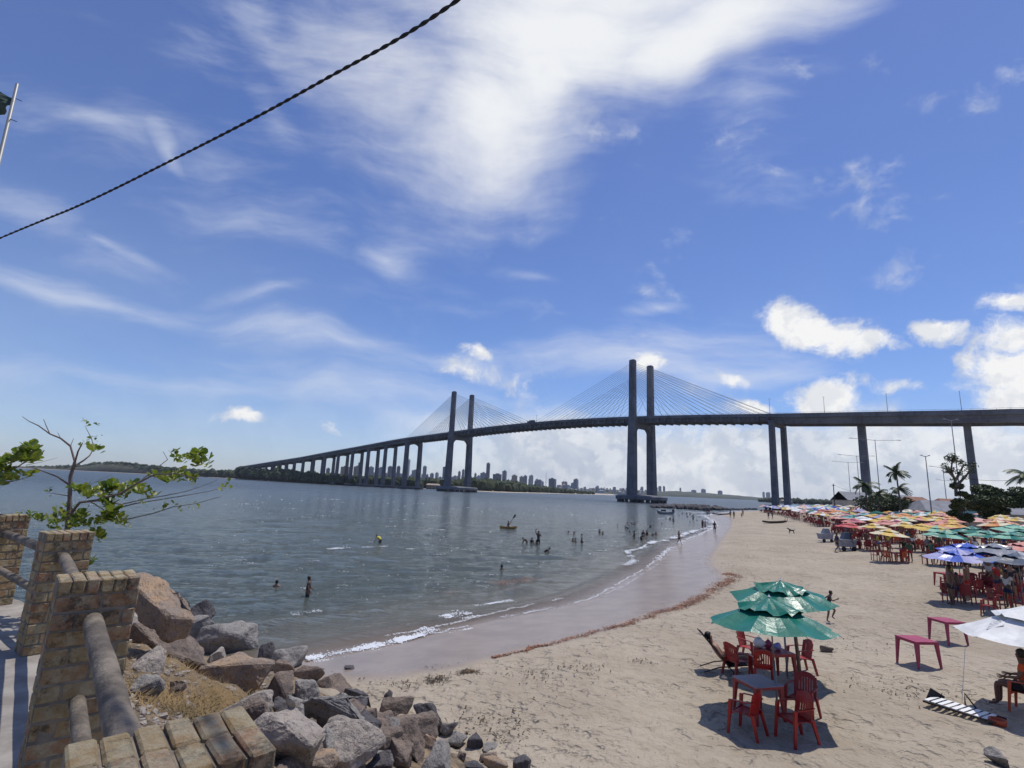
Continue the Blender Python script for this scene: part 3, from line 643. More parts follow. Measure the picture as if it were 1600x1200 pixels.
# filler stones down in the gaps
for i in range(70):
    u = rnd.uniform(390, 700); v = rnd.uniform(1045, 1200)
    if v < 1040+(u-420)*.38: continue
    c = onground(u, v, .03); r = rnd.uniform(.10, .24); me_k = rnd.choice('bdgb'); o = link(rock_mesh(r*1.2, r, r*.8, 900+i, me_k), 'gap_stone'); o.location = c; o.rotation_euler = (rnd.random(), rnd.random(), rnd.random()*6)
    bb = min(BL, key=lambda q: (q[0]-c).length)[1].split()[:10]
    while bb[-1].strip(',') in ('the', 'of', 'in', 'at', 'and', 'behind', 'to', 'a', 'toward', 'left', 'with', 'right', 'directly', 'down', 'above', 'under', 'big', 'large', 'its', 'between', 'bottom', 'largest', 'on', 'slanting', 'where', 'from', 'dark', 'as', 'side'): bb.pop()
    tag(o, 'small %s stone wedged by the %s' % (RW[me_k], ' '.join(bb)), 'rock', 'small stones filling the gaps')
# dry grass
gr_m = mat('dry grass', (.30, .20, .09), .9, (.17, .12, .05), 3, coord='World')
g = MB()
for u, v, n, s in [(225, 1020, 500, .28), (285, 1060, 1300, .38), (310, 1078, 1300, .35), (255, 1095, 700, .35), (330, 1090, 500, .25), (200, 1000, 250, .2), (270, 1040, 300, .25), (300, 1110, 400, .25)]:
    c = onground(u, v)
    for k in range(n):
        p = c+Vector((rnd.gauss(0, s), rnd.gauss(0, s), 0)); p.z = gz(p.x, p.y)-.02; a = rnd.random()*6.28; hh = rnd.uniform(.04, .13); d = Vector((math.cos(a)*hh*1.5, math.sin(a)*hh*1.5, hh*.6)); n_ = Vector((-d.y, d.x, 0)).normalized()*.004
        g.add([p-n_, p+n_, p+d*.6+n_*.8, p+d], [(0, 1, 2), (0, 2, 3)])
sl = MB()
for k in range(1100):
    u = rnd.uniform(195, 480); v = rnd.uniform(985, 1190); p = onground(u, v) if k % 3 == 0 else p+Vector((rnd.gauss(0, .3), rnd.gauss(0, .3), 0)); r = rnd.choice((.008, .012, .015, .02, .03, .05)); sl.blob((p.x, p.y, surf(p.x, p.y)+r*.2), (r, r*.8, r*.55), k, 1, .5)
tag(sl.obj('stone_litter', RM['p']), 'loose pale gravel and stone chips on the brown soil between the boulders', 'gravel', kind='stuff')
tag(g.obj('dry_grass', gr_m), 'dry straw coloured grass growing between the boulders', 'dry grass', kind='stuff')
#MARK1
# ------------------------------------------------------------------ bridge
B0 = Vector((86.0, 341.0, 0)); BD = Vector((-.686, .728, 0)).normalized(); BN = Vector((BD.y, -BD.x, 0))   # BN points to the far right
def B(t, o=0, z=0): return B0+BD*t+BN*o+Vector((0, 0, z))
def tof(u):              # distance along the bridge seen in column u
    d = ray(u, hor(u)-50); d0 = d.x/d.y
    return (B0.x-d0*B0.y)/(d0*BD.y-BD.x)
DECK = []
for u, v in [(385, 729.5), (430, 722.5), (480, 715), (520, 707.5), (580, 697), (640, 686), (715, 676.5), (770, 669), (825, 663.5), (900, 657.5), (1000, 653), (1100, 651), (1205, 650), (1345, 647.5), (1510, 645.5), (1598, 644.5)]:
    t = tof(u); t = tof(u); d = ray(u, v); p = B(t); k = p.y/d.y; tt = t
    dd = (B0.x-d.x/d.y*B0.y)/(d.x/d.y*BD.y-BD.x); y = B(dd).y; DECK.append((dd, H+d.z/d.y*y))
DECK.sort()
def dz(t):
    if t <= DECK[0][0]: return DECK[0][1]+(t-DECK[0][0])*.02
    if t >= DECK[-1][0]: return DECK[-1][1]-(t-DECK[-1][0])*.045
    tt = np.array([a for a, b in DECK]); zz = np.array([b for a, b in DECK]); w = np.linspace(-25, 25, 11)
    return float(np.mean(np.interp(np.clip(t+w, tt[0], tt[-1]), tt, zz)))
bridge = thing('cable_stayed_bridge', 'long grey concrete cable stayed bridge with two twin towers crossing the estuary', 'bridge', (0, 0, 0))
W2 = 9.0
T0, T1 = -400, DECK[-1][0]+5
mb = MB(); ts = np.arange(T0, T1, 8.0); sec = [(-W2, .0), (-W2, -.9), (-W2+1.2, -1.1), (-W2+1.8, -3.4), (-W2+3.4, -3.4), (-W2+3.6, -1.2), (W2-3.6, -1.2), (W2-3.4, -3.4), (W2-1.8, -3.4), (W2-1.2, -1.1), (W2, -.9), (W2, .0)]
for t in ts:
    z = dz(t); fac = 1.25 if t < -84 else (.9 if t < 270 else 1.05)
    for o, h in sec: mb.v.append(tuple(B(t, o, z+h*fac-.8)))
ns = len(sec)
for i in range(len(ts)-1):
    for j in range(ns): mb.f.append((i*ns+j, i*ns+(j+1) % ns, (i+1)*ns+(j+1) % ns, (i+1)*ns+j)); mb.mi.append(0)
deck = mb.obj('deck', concrete, bridge)
mb = MB()
for t in np.arange(-82, 262, 5.0):
    z = dz(t); mb.hexa([B(t+a, o, z+h) for h in (-4.2, -1.7) for a, o in ((-.35, -W2-.15), (.35, -W2-.15), (.35, W2+.15), (-.35, W2+.15))])
mb.obj('cross_rib', concrete, deck)
for s in (-1, 1):
    mb = MB()
    for a, b_ in zip(ts[:-1], ts[1:]):
        za, zb = dz(a), dz(b_)
        mb.hexa([B(a, s*(W2-.1)-.1, za-.8), B(b_, s*(W2-.1)-.1, zb-.8), B(b_, s*(W2-.1)+.1, zb-.8), B(a, s*(W2-.1)+.1, za-.8), B(a, s*(W2-.1)-.1, za+.05), B(b_, s*(W2-.1)-.1, zb+.05), B(b_, s*(W2-.1)+.1, zb+.05), B(a, s*(W2-.1)+.1, za+.05)])
    mb.obj('parapet', concrete, deck)
mb = MB()
for s in (-1, 1):
    mb.tube([B(t, s*W2, dz(t)+.55) for t in ts], .06, 4)
    for t in np.arange(T0, 262, 4.0): mb.tube([B(t, s*W2, dz(t)), B(t, s*W2, dz(t)+.55)], .04, 4)
mb.obj('railing', steel, deck)
def ytop(u, v):
    dd = tof(u); return AT(u, v, B(dd).y).z
def pylon(t, ztop, cap_label):
    pyl = link(None, 'pylon', bridge); z = dz(t)
    for s in (-1, 1):
        m2 = MB(); o = s*(W2+1.6)
        def ring(zz, a, b_, oo): return [B(t+x, oo+y, zz) for x, y in ((-a, -b_), (a, -b_), (a, b_), (-a, b_))]
        c = o+s*.9
        m2.hexa(ring(2.5, 2.7, 2.15, c)+ring(z-5, 2.25, 1.8, o+s*.2)); m2.hexa(ring(z-5, 2.26, 1.81, o+s*.2)+ring(z+1.2, 2.0, 1.7, o)); m2.hexa(ring(z+1.2, 1.95, 1.65, o)+ring(ztop, 1.8, 1.5, o-s*.1))
        m2.hexa(ring(ztop, 1.5, 1.2, o-s*.1)+ring(ztop+.5, 1.4, 1.1, o-s*.1))
        leg = m2.obj('pylon_leg', concrete, pyl)
    m2 = MB(); n = 10            # cross beam with haunches
    for i in range(n):
        for_ = []
        for x in (i/n, (i+1)/n):
            o = -(W2+.2)+x*2*(W2+.2); k = abs(x-.5)*2; low = z-7.2-4.2*max(0, (k-.55)/.45)**2; for_.append((o, low))
        (o0, l0), (o1, l1) = for_
        m2.hexa([B(t-1.7, o0, l0), B(t+1.7, o0, l0), B(t+1.7, o1, l1), B(t-1.7, o1, l1), B(t-1.7, o0, z-4.3), B(t+1.7, o0, z-4.3), B(t+1.7, o1, z-4.3), B(t-1.7, o1, z-4.3)])
    m2.obj('crossbeam', concrete, pyl)
    m2 = MB(); 
    m2.lathe([(0.1, 1.6), (12.6, 1.6), (13, 1.9), (13, 3.6), (12, 4.2), (0.1, 5.0)], 14, mi=0, sx=1.0, sy=1.7)
    rot = Matrix.Rotation(math.atan2(BN.y, BN.x)-math.pi/2, 4, 'Z'); m2.v = [tuple(rot @ Vector(p)+B(t)) for p in m2.v]
    m2.obj('pile_cap', concrete, pyl)
    m2 = MB()
    for k in range(26):
        a = 2*math.pi*k/26; q = rot @ Vector((11.6*math.cos(a), 19.8*math.sin(a), 0)); m2.tube([B(t)+q+Vector((0, 0, -3)), B(t)+q+Vector((0, 0, 1.8))], .95, 8)
    for k in range(8):
        q = rot @ Vector((5*math.cos(k), -12+k*3.4, 0)); m2.tube([B(t)+q+Vector((0, 0, -3)), B(t)+q+Vector((0, 0, 1.8))], .9, 8)
    m2.obj('pile_skirt', dark_conc, pyl)
    return ztop
TL = 191.0; TR = -84.0
TL = tof(718)
zt1 = ytop(1000, 568.5); zt2 = ytop(727, 613.5)
pylon(0, zt1, ''); pylon(TL, zt2, '')
# stay cables: four fans at each pylon
def fan(t0, zt, t_end, s, rr, each=True, n=16, mbx=None):
    for k in range(n):
        f = (k+1)/n; t = t0+(t_end-t0)*(.07+.93*f); top = B(t0+(1.6 if t > t0 else -1.6), s*(W2+1.5), zt-2.0-(1-f)*(zt-dz(t0))*.46)
        m2 = mbx or MB(); m2.tube([B(t, s*(W2-.4), dz(t)-.3), top], rr, 5)
        if mbx is None: m2.obj('stay_cable', cable_m, bridge)
MID = TL/2
for s in (-1, 1):
    fan(0, zt1, MID-5, s, .085); fan(0, zt1, TR, s, .10); fan(TL, zt2, MID+5, s, .14, n=15) if s == -1 else None
rest = MB(); fan(TL, zt2, MID+5, 1, .14, n=15, mbx=rest)
for s in (-1, 1): fan(TL, zt2, TL+76, s, .14, n=15, mbx=rest)
tag(rest.obj('stay_cable', cable_m, bridge), 'thin stay cables of the farther tower', kind='stuff')
# piers
def pier(t, w=1.9, l=1.5, gap=6.2, arch=False, capz=None, single=False):
    z = dz(t)-4.6; base = max(-3.0, gz(*B(t)[:2])-1); par = link(None, 'pier', bridge)
    for s in ((-1, 1) if not single else (0,)):
        m2 = MB(); o = s*gap
        m2.hexa([B(t+x, o+s*.25+y, base) for x, y in ((-l, -w), (l, -w), (l, w), (-l, w))]+[B(t+x, o+y, z) for x, y in ((-l*.85, -w*.85), (l*.85, -w*.85), (l*.85, w*.85), (-l*.85, w*.85))]); m2.obj('pier_column', concrete, par)
    m2 = MB(); m2.hexa([B(t+x, y, z-.0+h) for h in (-1.4 if not arch else -.2, 1.2) for x, y in ((-l*.9, -gap-w*.7), (l*.9, -gap-w*.7), (l*.9, gap+w*.7), (-l*.9, gap+w*.7))]); 
    if arch:
        n = 10
        for i in range(n):
            a, b_ = i/n, (i+1)/n; la = z-1.2-4.4*(abs(a-.5)*2)**3; lb = z-1.2-4.4*(abs(b_-.5)*2)**3; o0 = -gap+a*2*gap; o1 = -gap+b_*2*gap
            m2.hexa([B(t-l*.8, o0, la), B(t+l*.8, o0, la), B(t+l*.8, o1, lb), B(t-l*.8, o1, lb), B(t-l*.8, o0, z-.2), B(t+l*.8, o0, z-.2), B(t+l*.8, o1, z-.2), B(t-l*.8, o1, z-.2)])
    m2.obj('pier_head', concrete, par)
    if capz:
        m2 = MB(); m2.hexa([B(t+x, y, h) for h in (1.2, 2.6) for x, y in ((-4.5, -gap-5), (4.5, -gap-5), (4.5, gap+5), (-4.5, gap+5))]); m2.obj('pile_cap', concrete, par)
        m2 = MB()
        for a in (-3.4, 0, 3.4):
            for b_ in np.linspace(-gap-4, gap+4, 6): m2.tube([B(t+a, b_, -3), B(t+a, b_, 1.3)], .7, 6)
        m2.obj('pile_skirt', dark_conc, par)
pier(TR, 1.45, 1.45, 8.2, capz=True)
TP1, TP2 = tof(1352), tof(1521)
pier(TP1, 1.9, 1.7, 0, single=True); pier(TP2, 1.6, 1.4, 0, single=True)
for k in (1, 2, 3): pier(TP2-38.5*k, 1.6, 1.4, 0, single=True)
TA = tof(646)
pier(TA, 1.9, 2.0, 7.8, arch=True, capz=True)
for k, u in enumerate([610.5, 584, 559.5, 537.5, 517, 500, 484, 470, 457.5, 446, 436, 427]):
    pier(tof(u), 1.7, 1.5, 6.0, capz=k < 4)
# lamp masts on the bridge
for u, vt, lab in [(1204, 622, 'thin lamp mast on the bridge deck above the twin right pier'), (1292, 619, 'thin lamp mast on the bridge deck halfway between the right piers'), (1394, 614, 'thin lamp mast on the bridge deck right of the single pier'), (1514, 610, 'thin lamp mast on the bridge deck at the rightmost pier'), (832, 648, 'thin lamp mast on the middle of the main span')]:
    t = tof(u); zt = ytop(u, vt); m2 = MB(); m2.tube([B(t, 3, dz(t)-.8), B(t, 3, zt)], [.14, .08], 6); m2.tube([B(t, 1.4, zt-.1), B(t, 4.6, zt-.1)], .07, 4)
    tag(m2.obj('lamp_mast', steel), lab, 'lamp post', 'lamp masts on the bridge')
t = MID; m2 = MB()
for k, (a, b_, c, d) in enumerate([(0, 1.2, 4.5, 2.6), (3.4, 1.0, 2.0, 2.0)]): m2.box(B(t+a, -5, dz(t)-.8+d/2+.5), (2.2, c, d), math.atan2(BD.y, BD.x)+math.pi/2)
for a in (-1.4, 1.4): m2.box(B(t+a, -5, dz(t)-.35), (2.3, .7, .8), math.atan2(BD.y, BD.x)+math.pi/2)
tag(m2.obj('truck', dark_conc), 'small dark truck driving over the middle of the main span', 'truck')

# ------------------------------------------------------------------ far shore, woods, city
fveg = mat('far mangrove leaves', (.042, .058, .018), .9, (.022, .034, .012), .05, coord='World')
fveg2 = mat('dry dune scrub', (.075, .07, .032), .9, (.035, .042, .018), .04, coord='World')
fsand = mat('far sand', (.42, .36, .28), .9)
def strip(name, pts, depth, hts, m, label, back=1.0):
    # low land: front edge given as (u, Y), heights behind it
    mb = MB(); n = len(pts); us = np.linspace(pts[0][0], pts[-1][0], 60); Ys = np.interp(us, [p[0] for p in pts], [p[1] for p in pts]); hh = np.interp(us, [p[0] for p in hts], [p[1] for p in hts])
    prof = [(0, -1), (0.02, .35), (.12, .7), (.35, .9), (.7, 1), (1.0, .9)]
    for u, y, h in zip(us, Ys, hh):
        for f, k in prof:
            x, yy = XY(u, y+depth*f); mb.v.append((x, yy, (h*k if k > 0 else -3)+ (mn.noise(Vector((x*.02, yy*.02, 0)))*h*.2 if k > .8 else 0)))
    q = len(prof)
    for i in range(len(us)-1):
        for j in range(q-1): mb.f.append((i*q+j, (i+1)*q+j, (i+1)*q+j+1, i*q+j+1)); mb.mi.append(0)
    o = mb.obj(name, m, None, True); tag(o, label, 'land', kind='structure'); return o
BANK = [(-60, 1500), (100, 1450), (250, 1150), (380, 960), (480, 840), (545, 740), (600, 690), (650, 660), (700, 610), (760, 575), (800, 600), (850, 740), (900, 900), (960, 1150)]
strip('far_sand_bank', BANK, 700, [(-60, 1.2), (380, 1.0), (560, .8), (960, 1.2)], fsand, 'low sandy far bank of the river mouth')
fhill = mat('far wooded hill', (.05, .06, .035), .9, (.03, .038, .025), .01, coord='World')
strip('far_hills', [(860, 2000), (960, 2200), (1060, 2500), (1180, 2700), (1420, 2700)], 900, [(860, 8), (900, 16), (960, 22), (1010, 20), (1060, 30), (1120, 27), (1180, 17), (1300, 10), (1420, 8)], fhill, 'low dark green hills behind the right half of the water')
strip('dune_ridge', [(-60, 1560), (100, 1500), (250, 1210), (380, 1010), (520, 900)], 260, [(-60, 3), (60, 6), (120, 13), (150, 23), (180, 26), (215, 23), (262, 16), (330, 13), (380, 10), (450, 9), (520, 7)], fveg2, 'scrub covered dunes on the far bank at the left')
def woods(name, segs, count, label, m, seed):
    r_ = random.Random(seed); mb = MB()
    for k in range(count):
        u = r_.uniform(segs[0][0], segs[-1][0]); y0 = np.interp(u, [s[0] for s in segs], [s[1] for s in segs]); h = np.interp(u, [s[0] for s in segs], [s[2] for s in segs])
        y = y0*(.88 if (430 < u < 660 and name == 'far_mangrove') else 1)+abs(r_.gauss(0, 1))*y0*.05; x, yy = XY(u, y); s_ = r_.uniform(.55, 1.1)
        base = 0 if h < 13 else h*.45
        rad = h*s_*r_.uniform(.3, .55) if h < 13 else r_.uniform(3, 7)
        mb.blob((x, yy, base+max(h*s_-base-rad*.6, .5)), (rad*1.25, rad*1.25, rad*.8 if h > 13 else h*s_*.6), k, 1, .45)
    o = mb.obj(name, m); tag(o, label, 'woods', kind='stuff')
woods('far_scrub', [(40, 1560, 5), (120, 1500, 12), (150, 1450, 25), (180, 1400, 27), (215, 1300, 24), (262, 1180, 17), (330, 1060, 13), (385, 1000, 11), (430, 920, 10)], 900, 'dark scrub and low trees on the far dunes at the left', fveg, 1)
woods('far_mangrove', [(375, 970, 12), (430, 900, 13), (480, 850, 11), (545, 750, 9.5), (600, 720, 9), (650, 690, 9), (700, 650, 9.5), (760, 640, 11), (800, 670, 10), (850, 800, 8), (900, 930, 6), (930, 1050, 4)], 1500, 'dark green mangrove wood on the far bank behind the bridge piers', fveg, 2)
woods('bank_mangrove', [(372, 900, 19), (400, 830, 17), (430, 760, 13), (480, 690, 10), (520, 640, 8.5), (556, 610, 7.5)], 900, 'dark green mangrove growing in front of the left bridge piers', fveg, 5)
woods('right_mangrove', [(1185, 1050, 5), (1215, 950, 8), (1260, 900, 7), (1330, 900, 8), (1400, 900, 8)], 420, 'dark belt of trees on the far bank right of the twin pier', fveg, 3)
# city
def bmat(name, a, win): 
    m = bpy.data.materials.new(name); m.use_nodes = True; t = NT(m.node_tree); b = t.n['Principled BSDF']; co = t.new('ShaderNodeTexCoord').outputs['Object']
    sp = t.new('ShaderNodeSeparateXYZ'); t.l.new(co, sp.inputs[0]); fl = t.m('LESS_THAN', t.m('FRACT', t.m('DIVIDE', sp.outputs[2], 3.2)), .45)
    wx = t.m('LESS_THAN', t.m('FRACT', t.m('DIVIDE', t.m('ADD', sp.outputs[0], sp.outputs[1]), 4.0)), .55)
    t.l.new(t.mix(t.m('MULTIPLY', t.m('MULTIPLY', fl, wx), .8), (*a, 1), (*win, 1)), b.inputs['Base Color']); b.inputs['Roughness'].default_value = .8; return m
BM = [bmat('tower render '+n, a, w) for n, a, w in [('pale', (.42, .42, .43), (.12, .13, .15)), ('grey', (.24, .25, .28), (.08, .09, .11)), ('dark', (.09, .10, .13), (.04, .05, .06)), ('tan', (.34, .27, .21), (.12, .10, .09)), ('brown', (.20, .13, .10), (.08, .06, .05))]]
BW = ['pale', 'grey', 'dark', 'tan', 'brown']
def tower(u, vtop, wpx, k, Y, label, group=None, split=False):
    p = AT(u, vtop, Y); w = wpx/FP*Y*.86; h = p.z; dpt = min(w, 22)*rnd.uniform(.7, 1); m2 = MB(); m2.box((0, 0, h/2-2), (w, dpt, h+4))
    if h > 25: m2.box((rnd.uniform(-.1, .1)*w, 0, h+1.6), (w*.4, dpt*.5, 3.4))
    if split: m2.box((w*.5+w*.16, 0, h/2-2), (w*.32, dpt*.9, h+2), mi=1)
    o = m2.obj('tower_block' if h > 22 else 'city_house', [BM[k], BM[0]], None, False, (p.x, Y, 0)); o.rotation_euler.z = rnd.uniform(-.5, .5) if not split else 0
    tag(o, label, 'building', group)
for u, v, w, k, lab in [(763.2, 724, 5.6, 2, 'tallest dark slim tower of the skyline between the two bridge towers'), (638, 718, 6.5, 0, 'tall pale slim tower seen through the arched bridge pier'), (697, 729.5, 9, 2, 'dark tower block just left of the farther bridge tower'),
   (664, 729, 6, 1, 'grey tower standing alone right of the arched pier'), (777, 741, 13, 2, 'wide dark block right of the tallest tower'), (788.5, 736, 7, 1, 'grey block with rounded top right of the wide dark one'), (804, 743, 10, 3, 'tan block halfway along the skyline'), (815, 745, 7, 3, 'narrow tan block next to the tan one'),
   (821, 743.5, 6, 1, 'grey block between narrow tan block and twin pale block'), (830, 743, 7, 0, 'pale twin block right of the grey one'), (862, 748, 10, 2, 'square black office block with a white side wing'), (900, 749, 7, 1, 'grey tower at the start of the low town on the hill'), (843, 750.5, 8, 1, 'low grey building left of the black office block'),
   (755, 739, 8, 1, 'grey block at the left foot of the tallest tower'), (743, 740, 4, 1, 'thin grey tower right of the farther bridge tower'), (748, 743.5, 5, 0, 'small pale tower right of the thin grey one'), (718, 737, 4, 1, 'grey tower seen between the legs of the farther bridge tower'), (724, 734, 4.5, 1, 'taller grey tower beside the right leg of the farther bridge tower'),
   (540, 729.5, 13, 4, 'broad brown building behind the left piers'), (563, 723, 6, 2, 'dark narrow tower behind the left piers'), (558, 729, 8, 4, 'low brown block left of the dark narrow tower'), (513, 732, 6, 2, 'small dark tower between the leftmost piers'), (580, 730, 9, 1, 'grey block right of the dark narrow tower'), (596, 731, 10, 1, 'wide grey block between the left piers'),
   (611, 729.5, 10, 2, 'dark wide block left of the arched pier'), (623, 729, 6, 2, 'dark block touching the arched pier on the left'), (650, 735, 12, 1, 'low wide grey block under the pier arch'), (675, 740, 6, 1, 'low grey block left of the lone grey tower row'), (683, 739, 5, 0, 'pale small block left of the dark tower block'),
   (1026, 762, 3.5, 1, 'small tower on the horizon right of the main bridge tower'), (1031, 760, 4, 1, 'slightly taller of the three small towers right of the main bridge tower'), (1037.5, 760, 3.5, 1, 'rightmost of the three small towers beside the main bridge tower'), (1063, 762.5, 2.4, 1, 'thin lone tower on the hill'), (1099, 764.5, 6, 1, 'grey block on top of the low hill'),
   (1084, 766, 7, 1, 'low block left of the grey hilltop block'), (1125, 767, 7, 1, 'low wide block on the right part of the hill'), (1193, 769, 3.6, 0, 'pale block just left of the twin right pier'), (1200, 769.5, 6, 0, 'wider pale block touching the twin right pier')]:
    tower(u, v, w, k, rnd.uniform(1850, 2100) if u < 1010 else 3600, lab, split=(u == 862))
for k in range(75):
    u = rnd.uniform(570, 900); v = hor(u)-rnd.uniform(9, 17)*(.8 if u > 840 else 1); kk = rnd.choice([0, 0, 1, 1, 3, 2])
    if abs(u-862) < 14: continue
    tower(u, v, rnd.uniform(3, 7), kk, rnd.uniform(2110, 2400), 'small %s block in the hazy skyline behind the mangrove' % BW[kk], 'small blocks of the far skyline')
for k in range(110):
    u = rnd.uniform(868, 1010); Y = rnd.uniform(1950, 2600); hg = np.interp(u, [868, 900, 960, 1010], [8, 15, 20, 18]); x, y = XY(u, Y); z = hg*np.clip((Y-2000)/400, 0.1, 1); kk = rnd.choice([0, 0, 1, 3])
    m2 = MB(); w = rnd.uniform(5, 12); h = rnd.uniform(5, 10)+(rnd.random() < .12)*14; m2.box((0, 0, h/2-1), (w, w*.8, h+2)); m2.add([(-w/2, -w*.4, h), (w/2, -w*.4, h), (w/2, w*.4, h), (-w/2, w*.4, h), (-w*.3, 0, h+2), (w*.3, 0, h+2)], [(0, 1, 5, 4), (2, 3, 4, 5), (1, 2, 5), (3, 0, 4)], 0)
    o = m2.obj('city_house', [BM[kk]], None, False, (x, y, z)); tag(o, 'tiny %s house of the hillside town left of the main bridge tower' % BW[kk], 'building', 'houses of the hillside town')
m2 = MB(); p = AT(853.5, 737, 1900); m2.tube([(p.x, p.y, 0), tuple(p)], [1.2, .4], 5); tag(m2.obj('radio_mast', steel), 'thin radio mast rising left of the square black office block', 'mast')
for u, w, v in [(677, 20, 758), (1228, 16, 781)]:
    x, y = XY(u, 640 if u < 1000 else 880); m2 = MB(); W_ = w/FP*y; m2.box((0, 0, 2.2), (W_, 8, 5)); m2.add([(-W_*.52, -4.4, 4.7), (W_*.52, -4.4, 4.7), (W_*.52, 4.4, 4.7), (-W_*.52, 4.4, 4.7), (-W_*.45, 0, 6.6), (W_*.45, 0, 6.6)], [(0, 1, 5, 4), (2, 3, 4, 5), (1, 2, 5), (3, 0, 4)], 0)
    tag(m2.obj('shore_shed', BM[3], None, False, (x, y, 0)), 'low tan shed on the far bank left of the farther bridge tower' if u < 1000 else 'low shed on the far bank right of the twin pier', 'shed')
#MARK2
# ------------------------------------------------------------------ parasols
def fabric(name, col, rough=.6, gloss=False):
    m = mat(name, col, rough, tuple(c*.82 for c in col), 3.5, .35 if gloss else .15, 9, bdist=.03); return m
FC = {'green': (.0, .16, .105), 'yellow': (.62, .40, .05), 'cream': (.66, .58, .40), 'red': (.50, .04, .05), 'faded red': (.60, .22, .18), 'pink': (.66, .34, .30), 'orange': (.62, .24, .06), 'white': (.78, .78, .76), 'blue': (.035, .10, .50),
      'lilac': (.36, .36, .60), 'grey': (.24, .25, .28), 'dark grey': (.07, .09, .12), 'teal': (.08, .33, .32), 'pale green': (.16, .42, .30), 'wine': (.38, .05, .12)}
FM = {k: fabric(k+' fabric', v, .33 if k in ('green', 'blue', 'grey', 'dark grey') else .6, k in ('green', 'blue')) for k, v in FC.items()}
def cone_mb(R0, r1, z0, z1, seed, n=8, cols=(0, 0), sag=.05, flap=0):
    mb = MB(); rr = random.Random(seed); rings = 7; per = 4; V = {}
    ph = [rr.gauss(0, 1) for _ in range(40)]
    for i in range(rings+1):
        f = i/rings; 
        for j in range(n*per):
            a = 2*math.pi*j/(n*per); k = (j % per)/per; q = math.sin(math.pi*k)      # 0 at rib, 1 mid panel
            rc = math.cos(math.pi/n)/math.cos(((a % (2*math.pi/n))-math.pi/n))
            rad = (r1+(R0-r1)*f)*rc*(1-.045*q*f); z = z1+(z0-z1)*(f**.92)-sag*q*f*(1-.35*f)*1.2
            z += .012*math.sin(a*5+f*9+ph[0])*f+flap*f*f*(math.sin(a*n/2+ph[1])*.5+math.sin(a*11+ph[2])*.5)
            V[i, j] = len(mb.v); mb.v.append((rad*math.cos(a), rad*math.sin(a), z))
    m_ = n*per
    for i in range(rings):
        for j in range(m_): mb.f.append((V[i, j], V[i+1, j], V[i+1, (j+1) % m_], V[i, (j+1) % m_])); mb.mi.append((j//per) % 2)
    mb.f.append(tuple(V[0, j] for j in range(m_))); mb.mi.append(0)
    return mb
um_cache = {}
def parasol_parts(c1, c2, R0, zr, za, seed, near):
    key = (c1, c2, R0, zr, za, seed % 3, near)
    if key in um_cache: return um_cache[key]
    rise = za-zr; ms = [FM[c1], FM[c2]]
    a = cone_mb(R0, R0*.16, zr, zr+rise*.84, seed, sag=.085 if near else .05).mesh('canopy', ms, False)
    b = cone_mb(R0*.52, .03, zr+rise*.60, za, seed+1, sag=.05 if near else .03, flap=.075 if near else .035).mesh('vent_flap', ms, False)
    p = MB(); p.tube([(0, 0, -.25), (0, 0, 1.1)], .024, 8); p.tube([(0, 0, 1.1), (0, 0, za+.02)], .017, 8); p = p.mesh('pole', steel, True)
    f = MB(); f.lathe([(.01, 0), (.03, .01), (.03, .03), (.012, .05), (.005, .08)], 8, (0, 0, za)); f = f.mesh('finial', white_pl)
    parts = [('canopy', a), ('vent_flap', b), ('pole', p), ('finial', f)]
    if near:
        for j in range(8):
            r = MB(); th = 2*math.pi*j/8; r.tube([(0.03, 0, zr+rise*.78), (R0*math.cos(0)*1.0, 0, zr-.03)], .006, 5); r.tube([(0.03, 0, zr+.02), (R0*.5, 0, zr+rise*.38)], .005, 5)
            q = Matrix.Rotation(th, 4, 'Z'); r.v = [tuple(q @ Vector(v)) for v in r.v]; parts.append(('rib', r.mesh('rib', steel)))
    um_cache[key] = parts; return parts
def parasol(x, y, c1, c2, label, R0=1.3, zr=1.98, za=2.42, rz=0, near=False, tilt=(0, 0), group=None, seed=0, z=None):
    z = gz(x, y) if z is None else z
    o = thing('beach_parasol', label, 'parasol', (x, y, z), rz, group or 'parasols of the beach bars'); o.rotation_euler = (tilt[0], tilt[1], rz)
    for nm, me in parasol_parts(c1, c2, R0, zr, za, seed, near): link(me, nm, o)
    return o
def cname(a, b): return a if a == b else '%s and %s' % (a, b)

